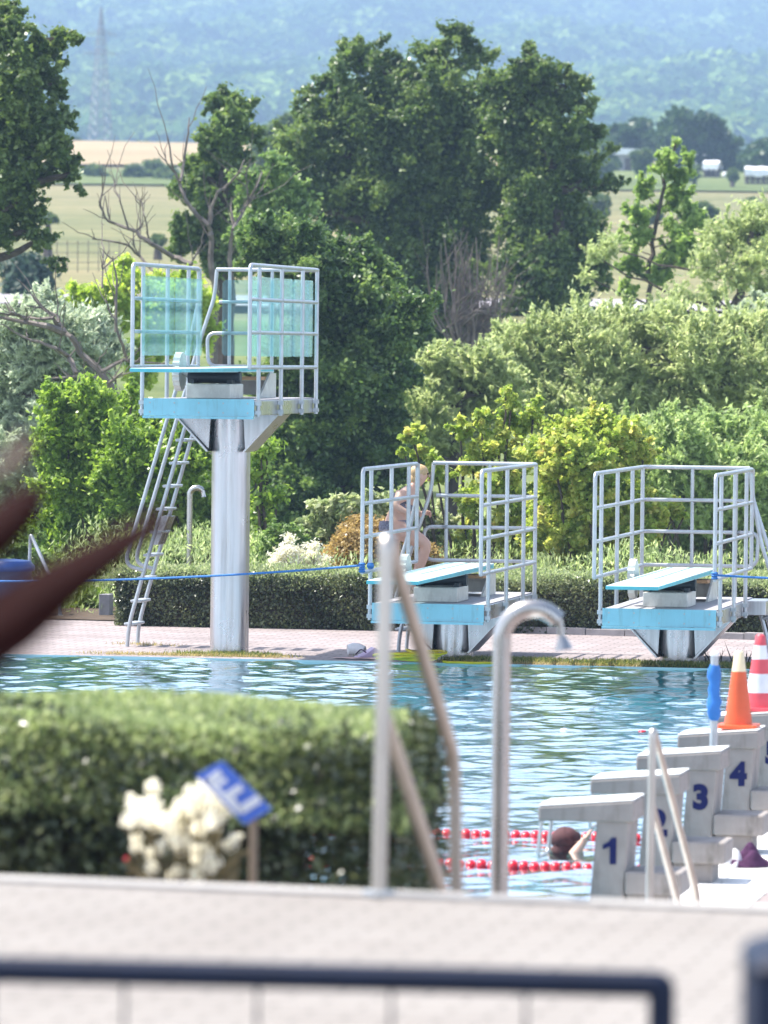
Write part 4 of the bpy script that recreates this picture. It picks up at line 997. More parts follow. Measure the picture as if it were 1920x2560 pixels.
# cream flower heads on the bank in front of the near hedge
fd = 18.5
flist = [(382, 1968, 20), (330, 1998, 16), (352, 2018, 24), (378, 2012, 24), (335, 2040, 26), (318, 2055, 18), (360, 2044, 26), (392, 2046, 28), (415, 2064, 24), (440, 2030, 22), (455, 2015, 20), (470, 2030, 20), (478, 1984, 20), (474, 2002, 14), (512, 1960, 22), (530, 1950, 20), (545, 1938, 18), (515, 1990, 24), (500, 2012, 22), (540, 2000, 22), (555, 2030, 24), (565, 2018, 20), (525, 2055, 26), (530, 2046, 20), (495, 2074, 20), (450, 2072, 22), (435, 2105, 22), (452, 2110, 22), (470, 2118, 18), (340, 2098, 14), (342, 2118, 14), (395, 2120, 18), (375, 2135, 14), (490, 2135, 24), (512, 2128, 20), (380, 2168, 16), (430, 2190, 18), (445, 2180, 16), (525, 2160, 24), (505, 2175, 22), (488, 2195, 22), (572, 2110, 18), (585, 2098, 14), (600, 2090, 10)]
cx, cy = P(460, 2250, fd).x, fd; bz = .05
e = thing('flowering_shrub', 'cream dried flower heads in front of the near hedge beside the blue sign', 'flowers', (cx, cy, bz)); O = Vector((cx, cy, bz))
sm = MB()
for k, (x, y, r) in enumerate(flist):
    p = P(x, y, fd + random.uniform(-.12, .12)); rr = r * fd * PXM * 1.12
    c = p - O; mb = MB()
    n = 34; ga = math.pi * (3 - 5 ** .5)
    for i in range(n):                              # each head is a ball of small petals
        zz = 1 - 2 * (i + .5) / n; rad = math.sqrt(1 - zz * zz); th = ga * i
        dv = Vector((rad * math.cos(th), rad * math.sin(th), zz)); q = c + dv * rr * random.uniform(.25, 1.12)
        t_ = dv.cross(Vector((random.gauss(0, 1), random.gauss(0, 1), random.gauss(0, 1)))).normalized(); b_ = dv.cross(t_); s = rr * random.uniform(.3, .55)
        mb.add([q - t_ * s, q + b_ * s * .7 + dv * s * .3, q + t_ * s, q - b_ * s * .7 + dv * s * .3], [(0, 1, 2, 3)])
    mb.build('flower_head', M['creampetal'], e)
    limb(sm, [c, c * .75 + Vector((c.x * .12, 0, .12)), Vector((c.x * .3, c.y * .3, 0))], .004, .006, .04, 3)
for (x0, y0, x1, y1) in ((318, 2152, 372, 2200), (628, 2125, 560, 2165), (595, 2170, 560, 2215)):
    a, b_ = P(x0, y0, fd) - O, P(x1, y1, fd) - O; limb(sm, [a, b_, Vector((b_.x * .3, 0, 0))], .008, .014, .03, 3)
sm.build('stems', simple('straw_stems', (.20, .16, .08), .9, 0, .2), e, True)
MB().blob(P(316, 2148, fd) - O, .007, .007, .009).build('red_bud', M['float'], e, True)
# small blue plant sign on a stick
sd = 18.2; A0, B0, C0, D0 = [P(x, y, sd) for x, y in ((488, 1938), (556, 1902), (680, 2022), (612, 2062))]
st = P(636, 2250, sd); e = thing('plant_sign', 'small tilted blue sign with white lettering on a wooden stick above the cream flowers', 'sign', (st.x, sd, .05)); O = Vector((st.x, sd, .05))
nrm = Vector((0, -.012, 0))
MB().add([p - O - nrm * .5 for p in (A0, B0, C0, D0)] + [p - O + nrm * .5 for p in (A0, B0, C0, D0)], [(0, 1, 2, 3), (7, 6, 5, 4), (0, 4, 5, 1), (1, 5, 6, 2), (2, 6, 7, 3), (3, 7, 4, 0)]).build('plate', M['signblue'], e)
mb = MB()
def bar(x0, y0, x1, y1, w): 
    a, b_ = P(x0, y0, sd) - O, P(x1, y1, sd) - O; t_ = (b_ - a).normalized(); s = Vector((-t_.z, 0, t_.x)) * w * sd * PXM / 2
    f = Vector((0, -.008, 0)); g_ = Vector((0, -.011, 0))
    mb.add([a - s + f, b_ - s + f, b_ + s + f, a + s + f, a - s + g_, b_ - s + g_, b_ + s + g_, a + s + g_], [(0, 1, 2, 3), (7, 6, 5, 4), (0, 4, 5, 1), (1, 5, 6, 2), (2, 6, 7, 3), (3, 7, 4, 0)])
for b4 in ((552, 1930, 518, 1955, 20), (566, 1948, 540, 1962, 14), (605, 1966, 566, 1990, 19), (572, 1985, 590, 2014, 17), (650, 1994, 600, 2026, 22), (520, 1950, 600, 2030, 14)): bar(*b4)
mb.build('lettering', M['signwhite'], e)
top = P(634, 2040, sd) - O
MB().tube([(0, .012, 0), (top.x, .016, top.z), ((P(620, 1990, sd) - O).x, .016, (P(620, 1990, sd) - O).z)], .013, 8).build('stick', simple('weathered_stick', (.26, .19, .13), .85), e, True)
# ------------------------------------------------------------------ very near things on the terrace
nd = 11.0
a = P(1683, 2462, nd); zl = a.z
e = thing('barrier_rail', 'low navy blue metal rail with thin uprights blurred at the bottom of the view', 'railing', (a.x, nd, 1.6)); O = Vector((a.x, nd, 1.6))
lft = P(-500, 2413, nd + .25) - O; rgt = Vector((-.022, 0, zl - 1.6))
bpts = path([lft + Vector((0, 0, 0)), rgt, Vector((-.022, 0, 0))], .012)
MB().tube(bpts, .026, 12).build('top_rail', M['navy'], e, True)
dl = (rgt - lft)
for i in range(1, 7):
    p = rgt - dl * (i * .265 / dl.length); mb = MB(); mb.tube([(p.x, p.y, .0), (p.x, p.y, p.z)], (.0035 if i % 6 else .018), 8); mb.build('upright', M['navy'], e, True)
q = P(2130, 2560, 9.2); zt = P(1990, 2352, 9.2).z
e = thing('waste_bin', 'dark navy rounded bin cut off by the lower right corner', 'bin', (q.x, 9.2, 1.6), 0); hh = zt - 1.6
mb = MB(); poly = []
for cx_, cy_, s0 in ((.13, .13, 0), (-.13, .13, .5), (-.13, -.13, 1), (.13, -.13, 1.5)):
    for k in range(7): an = (s0 + k / 12) * math.pi; poly.append((cx_ + .042 * math.cos(an), cy_ + .042 * math.sin(an)))
mb.prism(poly, 'z', 0, hh - .04); mb.build('bin_body', M['navy'], e, True)
mb = MB(); n = len(poly); rings = [(1.0, hh - .038), (1.02, hh - .03), (.95, hh - .012), (.75, hh)]
vs = [(x * s, y * s, z) for s, z in rings for x, y in poly]
mb.add(vs, [(r_ * n + i, r_ * n + (i + 1) % n, (r_ + 1) * n + (i + 1) % n, (r_ + 1) * n + i) for r_ in range(3) for i in range(n)] + [tuple(3 * n + i for i in range(n))]); mb.build('lid', M['navy'], e, True)
# dark red leaves hanging into the view at left
rd = 7.0
e = thing('red_leaved_plant', 'large dark red strap leaves far out of focus at the left edge', 'plant', (P(-420, 1500, rd).x, rd, 1.6)); O = Vector((P(-420, 1500, rd).x, rd, 1.6))
def strap(pts, widths, m, th=.012, dd=0):
    c = [P(x, y, rd + dd) - O for x, y in pts]; c = [c[0]] + [c[i] for i in range(1, len(c))]
    vs = []; n = len(c)
    for i, p in enumerate(c):
        t_ = (c[min(i + 1, n - 1)] - c[max(i - 1, 0)]).normalized(); s = Vector((-t_.z, 0, t_.x)) * widths[i] * rd * PXM / 2
        vs += [p - s + Vector((0, .02, 0)), p + Vector((0, -th, 0)), p + s + Vector((0, .02, 0)), p + Vector((0, th + .01, 0))]
    fs = [(i * 4 + k, i * 4 + (k + 1) % 4, (i + 1) * 4 + (k + 1) % 4, (i + 1) * 4 + k) for i in range(n - 1) for k in range(4)] + [(3, 2, 1, 0), tuple((n - 1) * 4 + k for k in range(4))]
    MB().add(vs, fs).build('leaf', m, e, True)
strap([(-420, 1800), (-100, 1640), (40, 1545), (150, 1460), (270, 1382), (425, 1290)], [70, 185, 175, 140, 100, 45], M['redleaf'])
strap([(-420, 1700), (-180, 1450), (-20, 1340), (50, 1280), (100, 1220)], [60, 150, 140, 115, 55], M['redleaf'], dd=.1)
strap([(-420, 1600), (-200, 1300), (-40, 1200), (40, 1150), (70, 1090)], [20, 26, 24, 60, 45], M['brownleaf'], dd=-.1)
mb = MB(); stem_top = P(-420, 1610, rd) - O; limb(mb, [(0, 0, 0), (.02, 0, stem_top.z * .5), stem_top], .03, .02, .02, 4); mb.build('stem', M['redleaf'], e, True)
# ================================================================== TREES AND SHRUBS
tree('broadleaf_tree', 'largest dark green tree standing in the middle behind the towers', 'tree', [
 (895,148,52),(820,198,38),(870,122,36),(958,168,48),(1148,84,44),(1182,140,50),(1085,140,52),(1022,198,58),(895,274,82),(1000,295,95),(1106,253,92),(810,304,62),(760,287,38),
 (777,367,78),(874,400,98),(980,420,108),(1106,380,105),(1170,316,85),(802,485,76),(740,443,52),(916,527,98),(1022,527,104),(1127,527,100),(1190,464,88),(1022,633,90),(1127,633,100),(960,612,70),(1064,717,90),(1130,780,90),(1210,205,30),(1000,700,80),(725,350,44),(705,425,46),(730,500,56),(790,240,34),(850,230,50)],
 130, M['oak'], 290000, .13, [(1060,800),(1050,520),(1040,300),(1090,170)], .38, nl=26, up=.6, grow=1.0, spr=(30, .28, .17, .5, 1.28, .62))
tree('broadleaf_tree', 'tall slender dark tree right of the largest tree with a ragged right edge', 'tree', [
 (1321,122,26),(1317,177,50),(1368,190,42),(1270,219,56),(1439,202,34),(1431,253,42),(1473,278,28),(1346,274,72),(1304,337,78),(1410,337,60),(1490,330,32),(1524,363,20),(1368,400,82),(1473,443,42),(1520,455,28),(1549,456,20),
 (1346,485,76),(1410,527,66),(1452,570,42),(1490,590,32),(1389,612,82),(1452,675,56),(1507,692,32),(1346,675,86),(1368,738,78),(1290,560,50),(1285,680,60),(1440,730,40)],
 127, M['oak'], 200000, .13, [(1380,820),(1390,560),(1365,330),(1325,150)], .32, nl=26, up=.6, grow=1.0, spr=(30, .28, .17, .5, 1.28, .62))
tree('broadleaf_tree', 'dark green tree filling the upper left corner', 'tree', [
 (17,42,45),(21,105,45),(114,127,44),(148,93,34),(181,97,22),(105,181,44),(139,211,34),(42,181,60),(50,253,60),(84,316,62),(148,304,38),(139,367,44),(25,359,60),(181,435,26),(202,477,16),(160,413,34),(100,443,36),(30,443,55),
 (15,527,50),(76,570,36),(105,603,28),(135,658,22),(160,671,13),(0,590,38),(101,527,20),(-70,300,105),(-80,480,95),(-60,120,90),(195,395,14),(60,500,40)],
 95, M['oak'], 125000, .11, [(-140,900),(-110,560),(-60,300),(20,120)], .3, nl=24, up=.6, grow=1.0, spr=(30, .28, .17, .5, 1.28, .62))
tree('ivy_clad_tree', 'narrow ivy covered tree between the bare branches and the largest tree', 'tree', [
 (561,261,36),(536,256,22),(599,270,36),(582,316,46),(633,340,24),(650,363,14),(548,338,42),(527,380,36),(575,400,46),(498,422,34),(456,464,30),(439,485,16),(498,485,42),(561,485,54),(456,570,34),(506,590,42),(570,570,54),(443,620,24),(603,470,40),(612,590,44),(560,660,50)],
 118, M['ivy'], 105000, .135, [(560,800),(565,560),(570,330),(575,260)], .3, nl=14, up=.6, grow=1.02, spr=(34, .3, .18, .5, 1.25, .65))
tree('bushy_tree', 'mid green bushy tree right behind the tall tower railing, dark in its lower half', 'tree', [
 (663,599,50),(748,612,58),(853,625,45),(895,622,28),(853,696,78),(948,706,58),(900,770,78),(1030,770,42),(980,790,66),(1050,800,36),(895,827,88),(970,880,66),(853,953,88),(927,953,80),(811,1058,80),(906,1058,78),(769,1143,80),(853,1185,88),(705,1122,58),(684,1227,66),(769,1248,70),(700,690,60),(640,640,46),(760,720,70),(760,880,80),(690,960,60),(960,1110,60),(1000,1180,60),(940,1240,60),(1000,1060,40),(980,1290,50)],
 90, M['shrubdark'], 380000, .10, [(790,1350),(800,1000),(830,760)], .2, nl=18, up=.6, grow=1.02, spr=(42, .3, .19, .5, 1.25, .7))
tree('small_tree', 'light green small tree between the ivy covered tree and the largest tree', 'tree', [
 (640,470,44),(690,520,50),(655,560,46),(720,470,40),(620,600,36),(700,590,44),(690,420,34),(740,540,40)], 112, M['midgreen'], 55000, .12, None, .14, nl=6, up=.6, grow=1.0, spr=(30, .35, .17, .5, 1.3, .65))
shrub('leafy_bush', 'big bright green bush left of the tall tower column', 'bush', [
 (139,1000,38),(232,1000,46),(329,975,22),(181,1035,58),(295,1062,68),(380,1062,58),(443,1085,48),(127,1101,52),(211,1122,78),(316,1143,84),(422,1164,74),(485,1143,52),(148,1206,64),(253,1227,80),(359,1240,84),(464,1227,70),(160,1330,78),(300,1350,88),(420,1350,78),(510,1330,58),(250,1440,80),(400,1450,80),(150,1430,60),(330,1500,60),(560,1290,40),(620,1260,30)],
 74, M['bright'], 270000, .085, stems=12, aspect=.5, up=.5, spr=(100, .55, .07, .4, 1.3, .8), axw=.2)
shrub('leafy_sprigs', 'thin leafy shoots reaching out right of the tall tower column', 'bush', [(650,1130,16),(665,1110,12),(640,1180,18),(660,1250,14),(680,1240,10),(695,1228,8),(640,1300,26),(650,1360,26),(625,1400,30),(655,1180,10)], 72.5, M['bright'], 5200, .10, stems=8, per=10, clump=.14, shell=.3, aspect=.5)
shrub('low_bush', 'low light green bush between the blue tub and the small stone block', 'bush', [(200,1520,38),(130,1530,32),(250,1535,26),(225,1490,20),(170,1500,26)], 68.5, M['bright'], 9000, .075, stems=6, per=12, clump=.12, shell=.4)
shrub('low_bush', 'pale green bush above the blue tub at the far left', 'bush', [(30,1370,46),(80,1350,30),(100,1400,36),(-30,1380,50),(60,1440,50)], 71, M['midgreen'], 12000, .085, stems=5, spr=(28, .6, .12, .5, 1.3, .9), axw=.3)
tree('silver_willow', 'silvery green willow at the left edge behind the bright bush', 'tree', [
 (150,830,74),(60,900,78),(230,810,52),(180,930,76),(60,1010,88),(40,1120,80),(120,1080,70),(30,1230,80),(250,890,48),(20,810,56),(90,1200,60),(10,1330,60),(280,860,40),(110,760,40),(-40,950,80),(-40,1150,80),(200,1010,60)],
 84, M['silver'], 160000, .13, None, .2, nl=10, aspect=.28, up=.35, spr=(130, .6, .06, .3, 1.3, .9), axw=.45)
shrub('yellowish_bush', 'yellowish green bush left of the tall tower railing', 'bush', [(270,740,46),(320,715,40),(460,730,46),(500,765,44),(455,810,50),(410,860,46),(500,830,40),(230,765,42),(330,790,46),(355,870,36),(155,765,34),(300,680,30),(200,740,30),(380,800,40),(390,720,40),(420,780,44),(350,930,40)], 98, M['lime'], 100000, .105, stems=6, spr=(34, .5, .14, .5, 1.3, .8), axw=.2)
for k, (x, lab) in enumerate(((52, 'dark blue green columnar poplar at the left below the corner tree'), (78, 'second columnar poplar right beside the first one at the left'))):
    tree('poplar', lab, 'tree', [(x, 662, 12), (x, 690, 15), (x + 2, 720, 17), (x, 755, 18), (x, 790, 17)], 165, M['conifer'], 5200, .26, None, .12, 10, .4, dj=.4, nl=2, group='columnar poplars', squash=1.3)
tree('yellow_willow', 'wide yellowish green willow thicket across the right middle', 'tree', [
 (1262,845,42),(1347,833,52),(1452,822,58),(1557,810,58),(1663,818,58),(1768,843,62),(1874,843,68),(1960,850,70),(1280,890,58),(1380,885,78),(1500,885,80),(1620,885,80),(1750,890,80),(1880,890,80),(1300,940,70),(1420,940,80),(1550,940,80),(1680,940,80),(1810,940,80),(1910,940,80),(1360,1010,75),(1480,1010,75),(1600,1010,75),(1720,1010,75),(1840,1010,75),(1940,1000,70)],
 95, M['olive'], 330000, .12, [(1580,1150),(1570,1000),(1580,880)], .2, nl=20, aspect=.3, up=.35, spr=(170, 1.0, .05, .3, 1.3, 1.0), axw=.5)
tree('yellow_willow', 'smaller pale willow bush left of the wide willow thicket', 'tree', [(1100,965,72),(1180,925,56),(1060,1045,66),(1180,1035,78),(1130,1100,70),(1250,960,50),(1220,900,36),(1010,1010,40),(1080,900,34),(1110,880,26),(1000,1100,40)], 92, M['olive'], 80000, .125, None, .15, nl=8, aspect=.35, spr=(150, 1.0, .05, .3, 1.3, 1.0), axw=.5)
shrub('leafy_bush', 'greener bush below the willow thicket behind the right tower', 'bush', [(1600,1100,56),(1690,1095,64),(1800,1090,66),(1910,1090,66),(1640,1180,70),(1750,1180,74),(1860,1180,74),(1640,1270,66),(1760,1270,70),(1880,1270,70),(1700,1350,70),(1850,1350,70),(1960,1200,70)], 84, M['palegreen'], 130000, .115, stems=10, aspect=.35, spr=(140, .8, .055, .3, 1.3, 1.0), axw=.4)
shrub('yellowing_shrub', 'open yellow leaved shrub with dark upright stems behind the middle tower', 'shrub', [
 (1265,975,22),(1280,1005,26),(1205,1050,32),(1150,1080,28),(1310,1060,38),(1335,1010,22),(1230,1110,42),(1180,1150,38),(1300,1150,42),(1250,1220,46),(1180,1260,42),(1320,1250,42),(1030,1090,28),(1060,1130,26),(1010,1130,18),(1090,1180,32),(1240,1330,40),(1300,1370,36),(1160,1350,36)],
 70, M['yellow'], 24000, .085, stems=19, aspect=.7, up=.5, spr=(14, .55, .16, .4, 1.5, .8))
shrub('yellowing_shrub', 'dense yellow and orange tinted shrub between the middle and right towers', 'shrub', [
 (1420,1080,42),(1500,1060,38),(1560,1080,38),(1380,1140,52),(1460,1150,58),(1550,1150,54),(1610,1130,22),(1400,1240,60),(1500,1250,64),(1590,1240,42),(1420,1330,60),(1520,1340,60),(1640,1290,36),(1690,1272,20),(1600,1340,42),(1440,1410,46),(1350,1330,44),(1560,1410,40),(1710,1290,14)],
 69, M['yellow'], 110000, .075, stems=12, aspect=.7, up=.5, spr=(34, .45, .16, .5, 1.4, .8))
shrub('variegated_bush', 'cream variegated bush behind the bronze clipped bush', 'bush', [(800,1280,36),(860,1262,36),(930,1262,38),(1000,1270,36),(1060,1290,34),(790,1330,36),(760,1310,20),(850,1310,40),(960,1310,46),(1080,1340,36),(1110,1300,30)], 70, M['variegated'], 22000, .085, stems=6, up=.5, spr=(26, .4, .16, .5, 1.2, .7))
shrub('bronze_bush', 'rounded bronze brown clipped bush behind the hedge left of the middle tower', 'bush', [(905,1385,74),(870,1400,60),(950,1395,66),(905,1345,56),(1000,1390,56),(1050,1400,46),(840,1420,40),(960,1340,44)], 68, M['brownbush'], 40000, .05, stems=6, per=10, clump=.07, shell=.82, jit=.03, dj=.35)
for lab, lst in (('larger white flowering plume left of the bronze bush', [(722,1345,10),(715,1375,18),(735,1385,20),(700,1400,20),(690,1420,20),(740,1415,24),(710,1430,24),(665,1430,14)]), ('smaller white flowering plume nearest the bronze bush', [(785,1365,9),(780,1385,13),(795,1400,14),(775,1410,16),(805,1420,14),(785,1432,18),(765,1432,14),(812,1400,8)])):
    shrub('white_plume', lab, 'flowers', lst, 66.8, M['whiteflower'], 4200, .05, group='white plumes beside the bronze bush', stems=8, per=10, clump=.07, shell=.3, aspect=.4, dj=.1)
shrub('leafy_bush', 'fresh green bush behind the white plumes', 'bush', [(690,1370,40),(660,1410,36),(740,1350,36),(650,1450,36),(760,1400,40),(680,1330,24),(600,1440,30)], 69.5, M['midgreen'], 12000, .075, stems=6, aspect=.4, spr=(28, .7, .12, .5, 1.3, .9), axw=.3)
tree('young_tree', 'slim young tree with a thin dark trunk at the right against the meadow', 'tree', [
 (1690,358,13),(1672,390,22),(1722,396,17),(1650,420,22),(1700,440,24),(1612,480,25),(1690,490,28),(1645,520,16),(1600,540,25),(1722,530,28),(1742,560,18),(1700,590,32),(1605,590,26),(1560,600,20),(1680,640,30),(1580,655,25),(1650,690,26),(1572,730,22),(1720,640,22),(1560,665,16)],
 118, M['lightgreen'], 30000, .125, [(1612,800),(1625,680),(1642,560),(1660,440),(1688,360)], .075, nl=20, up=.5, grow=1.08, lr=.22, spr=(22, .4, .16, .3, 1.5, .8), dj=.5)
tree('open_willow', 'pale willow with several bare dark stems at the right edge', 'tree', [
 (1880,560,42),(1840,600,46),(1905,640,48),(1790,600,34),(1760,665,36),(1850,690,38),(1910,720,38),(1785,740,32),(1700,760,30),(1930,560,50),(1640,770,24),(1480,640,24),(1520,620,30),(1460,690,22)],
 112, M['olive'], 20000, .14, [(1815,820),(1848,735),(1855,690),(1880,580)], .14, nl=14, aspect=.28, lr=.3, grow=1.15, spr=(60, .6, .07, .3, 1.5, 1.0), axw=.4)
shrub('leafy_bush', 'grey green bush in front of the open willow at the right edge', 'bush', [(1870,790,36),(1910,770,40),(1930,810,40),(1830,800,30),(1560,800,26),(1500,800,26),(1450,790,26)], 104, M['silver'], 12000, .13, stems=5, spr=(28, .6, .12, .5, 1.3, .9), axw=.3)
# bare trees
def bare(name, label, segs, d, m, r0, fine=0, seed=1):
    random.seed(seed); e0 = P(*segs[0][0], d); bz = zg(e0.x, d); e = thing(name, label, 'bare tree', (e0.x, d, bz)); O = Vector((e0.x, d, bz))
    mb = MB(); first = True
    for s in segs:
        pts = [P(x, y, d + (random.uniform(-.4, .4) if i else 0)) - O for i, (x, y) in enumerate(s)]
        w = r0 * (s[0][2] if len(s[0]) > 2 else 1)
        limb(mb, ([Vector((pts[0].x, 0, -.1))] if first else []) + pts, w, w * .28, .035, 3); first = False
    mb.build('trunk' , m, e, True)
    mb = MB()
    for s in segs:
        pts = [P(p[0], p[1], d) - O for p in s]
        for _ in range(fine):
            i = random.randrange(len(pts) - 1); q = pts[i].lerp(pts[i + 1], random.random()); L = random.uniform(.25, .9)
            dr = (pts[i + 1] - pts[i]).normalized() * .5 + Vector((random.gauss(0, .5), random.gauss(0, .4), abs(random.gauss(.4, .4))))
            limb(mb, [q, q + dr * L * .5, q + dr * L + Vector((0, 0, .1 * L))], r0 * .10, r0 * .04, .1, 2)
    if fine: mb.build('twigs', m, e, True)
    return e
class J3(tuple): pass
def sg(*p, w=1.0):
    l = [tuple(q) for q in p]; return l, w
def bare2(name, label, segs, d, m, fine, seed, r0):
    random.seed(seed); f = segs[0][0][0]; e0 = P(f[0], f[1], d); bz = zg(e0.x, d); e = thing(name, label, 'bare tree', (e0.x, d, bz)); O = Vector((e0.x, d, bz))
    mb = MB(); tw_ = MB()
    for k, (s, w) in enumerate(segs):
        pts = [P(x, y, d) + Vector((0, random.uniform(-.3, .3) * (i > 0), 0)) - O for i, (x, y) in enumerate(s)]
        if k == 0: pts = [Vector((pts[0].x, pts[0].y, -.2))] + pts
        limb(mb, pts, r0 * w, r0 * w * .3, .03, 3)
        for _ in range(fine):
            i = random.randrange(len(pts) - 1); q = pts[i].lerp(pts[i + 1], random.random()); L = random.uniform(.2, .8)
            dr = (pts[i + 1] - pts[i]).normalized() * .6 + Vector((random.gauss(0, .45), random.gauss(0, .4), abs(random.gauss(.3, .4))))
            limb(tw_, [q, q + dr * L * .5, q + dr * L + Vector((0, 0, .1 * L))], r0 * .13, r0 * .05, .1, 2)
    mb.add(tw_.v, tw_.f); mb.build('trunk', m, e, True)
    return e
bare2('dead_tree', 'dead bare tree with long branches spreading above the tall tower to the left', [
 sg((535,720),(530,600),(522,560),(508,545)), sg((508,550),(485,530),(462,495),(450,460),(432,420),(418,340),w=.55), sg((450,455),(460,400),(470,330),(472,292),w=.4), sg((436,430),(412,400),w=.25),
 sg((525,560),(530,520),(545,480),(565,465),(600,430),(612,400),w=.5), sg((480,660),(430,640),(380,610),(340,580),(290,560),(262,545),(248,500),w=.6), sg((340,580),(360,560),w=.2), sg((322,575),(300,500),(285,465),w=.25), sg((375,608),(362,540),(352,505),w=.25), sg((275,550),(262,490),(255,560),w=.2), sg((250,505),(262,450),(266,415),w=.25),
 sg((450,710),(400,690),(345,640),(320,610),(260,600),(232,598),w=.42), sg((350,640),(325,600),w=.2), sg((350,640),(350,520),(352,500),w=.15), sg((578,700),(576,620),(585,575),(610,520),(640,470),(655,430),w=.6), sg((585,570),(575,510),w=.4), sg((600,530),(660,470),w=.3), sg((620,500),(615,420),w=.25), sg((480,655),(510,600),w=.25)],
 102, M['deadwood'], 4, 3, .085)
bare2('dead_tree', 'leaning dead tree with forked grey limbs at the left edge', [
 sg((310,1040),(290,990),(250,940),(205,880),(170,840),(155,820)), sg((160,830),(120,815),(60,805),(-20,790),w=.65), sg((150,815),(135,795),(70,795),(-10,780),w=.4), sg((70,800),(30,780),(15,755),w=.3), sg((160,830),(140,790),(100,770),(70,765),w=.35),
 sg((190,935),(170,890),(140,870),(80,850),(20,820),w=.45), sg((240,945),(200,940),(130,945),w=.4), sg((250,930),(290,910),(315,895),(300,850),(290,800),(270,770),w=.4), sg((290,830),(290,700),(282,640),w=.3), sg((315,900),(340,905),(420,910),w=.35), sg((270,960),(310,930),w=.3), sg((255,720),(256,640),w=.2)],
 80, M['deadwood'], 4, 5, .09)
segs = []
random.seed(21)
for k in range(46):
    x = random.uniform(1100, 1250); top = (x + random.uniform(-50, 60), random.uniform(585, 720)); mid = ((x + top[0]) / 2 + random.uniform(-12, 12), 790)
    segs.append(sg((1170 + (x - 1170) * .3, 900), mid, top, w=random.uniform(.25, .6)))
for k in range(16):
    y = random.uniform(730, 880); segs.append(sg((1130 + random.uniform(-20, 30), y + 30), (1190, y - 12), (1260 + random.uniform(-20, 50), y + random.uniform(-10, 20)), w=.4))
bare2('dead_brush', 'grey leafless brush in front of the largest tree', segs, 112, M['twig'], 5, 9, .055)
# grasses and low perennials (nobody could count them)
def tufts(name, label, cat, pts, m, leaf, aspect, hgt):
    pts = np.array(pts); n = len(pts); o = np.tile(np.array([0, -.2, .2]), (n, 1)); v = leafquads(pts + np.array([0, 0, hgt * .4]) * rng.random((n, 1)), o, leaf, leaf * aspect, .05, .9, (0, 0, 1), .6)
    return quadmesh(name, v, rng.random(n), m, kind='stuff', label=label, cat=cat)
pts = []
for _ in range(30000):
    s = rng.random() * (Lk + 8) - 5; w = .9 + rng.random() ** .8 * 6.5; q = ka + kd * s + kn_ * (w + .2)
    pts.append((q.x, q.y, .08 + .35 * rng.random() * (1 + math.sin(s * 2.1) * .5) + .22 * math.sin(s * 1.3 + w) + w * .05))
tufts('low_perennials', 'low green perennials filling the bed behind the far hedge', 'plants', pts, M['palegreen'], .10, .2, .2)
def edge_grass(uv, n, spread, m, leaf, name, label):
    pts = []
    for (u, v) in uv:
        q0 = W(u, v)
        for _ in range(n):
            a = rng.normal(size=2) * spread; q = q0 + U * a[0] + V * a[1] * .45
            if (q - PC).dot(V) < .02: continue
            pts.append((q.x, q.y, .055))
    return tufts(name, label, 'grass', pts, m, leaf, .12, leaf * .6)
def uvof(t, x, y): q = tw(t, x, y, 0); return ((q - PC).dot(U), (q - PC).dot(V))
uv = [uvof(T3, dx, 1.35) for dx in (-.25, 0, .2, .35)] + [uvof(T1, dx, 1.25 + dy) for dx in (.2, .4, .6, .8, 1.0) for dy in (-.1, .15)] + [uvof(T2, dx, 1.2 + dy) for dx in (-.8, -.6, -.35, 0, .3, .6, .9, 1.2) for dy in (-.15, .15)] + [uvof(T1, -.6, 1.6), uvof(T1, -.4, 1.5)]
edge_grass(uv, 420, .16, M['grass'], .085, 'edge_grass', 'grass growing along the pool edge round the tower columns')
uv = [uvof(T3, dx, 1.2) for dx in np.linspace(-1.2, .6, 12)] + [uvof(T1, dx, .95) for dx in np.linspace(.1, 2.2, 12)] + [uvof(T3, -1.1, 3.0), uvof(T3, -1.3, 3.1)]
edge_grass(uv, 110, .15, M['dead_grass'], .06, 'dry_edge_grass', 'dry yellow grass along the pool edge')
pts = []
for _ in range(60):
    u0, v0 = uvof(T2, rng.uniform(.25, 1.5), rng.uniform(1.3, 1.7)); q = W(u0, v0); pts.append((q.x, q.y, .08))
tufts('tall_weeds', 'sparse tall weeds at the pool edge right of the right tower', 'weeds', pts, M['bark'], .34, .05, .12)
# ================================================================== FAR MIDDLE DISTANCE
def fart(label, lst, d, m, n, leaf, name='far_tree', group=None, **k): return tree(name, label, 'tree', lst, d, m, n, leaf, None, .25, nl=3, group=group, sub=9, rs=.42, up=.5, **k)
fart('dark rounded tree at the left end of the right hand far tree row', [(1560,340,34),(1598,342,36),(1545,365,30),(1585,375,40),(1620,360,30)], 490, M['fartree'], 8000, .8)
fart('biggest dark tree of the far tree row at the right', [(1700,328,48),(1755,345,50),(1800,360,38),(1838,372,26),(1730,385,46),(1790,405,46),(1690,380,40),(1830,410,36)], 480, M['fartree'], 14000, .8)
fart('dark far tree touching the right edge', [(1910,385,42),(1885,420,34),(1935,420,50),(1900,450,24)], 470, M['fartree'], 7000, .8)
fart('lighter far tree left of the white roofed hut', [(1500,385,34),(1522,410,28),(1490,420,36),(1470,395,30)], 430, M['farlight'], 5000, .7)
fart('small light tree right of the white roofed hut', [(1605,398,22),(1600,420,20),(1618,415,16)], 425, M['farlight'], 2400, .5)
fart('round orchard tree casting a shadow on the right meadow', [(1478,512,20),(1500,508,22),(1490,525,20),(1515,520,14)], 300, M['farlight'], 3200, .38, 'orchard_tree')
fart('low bush left of the young tree trunk on the right meadow', [(1610,540,22),(1590,548,16),(1640,545,16)], 285, M['farlight'], 2400, .35, 'meadow_bush')
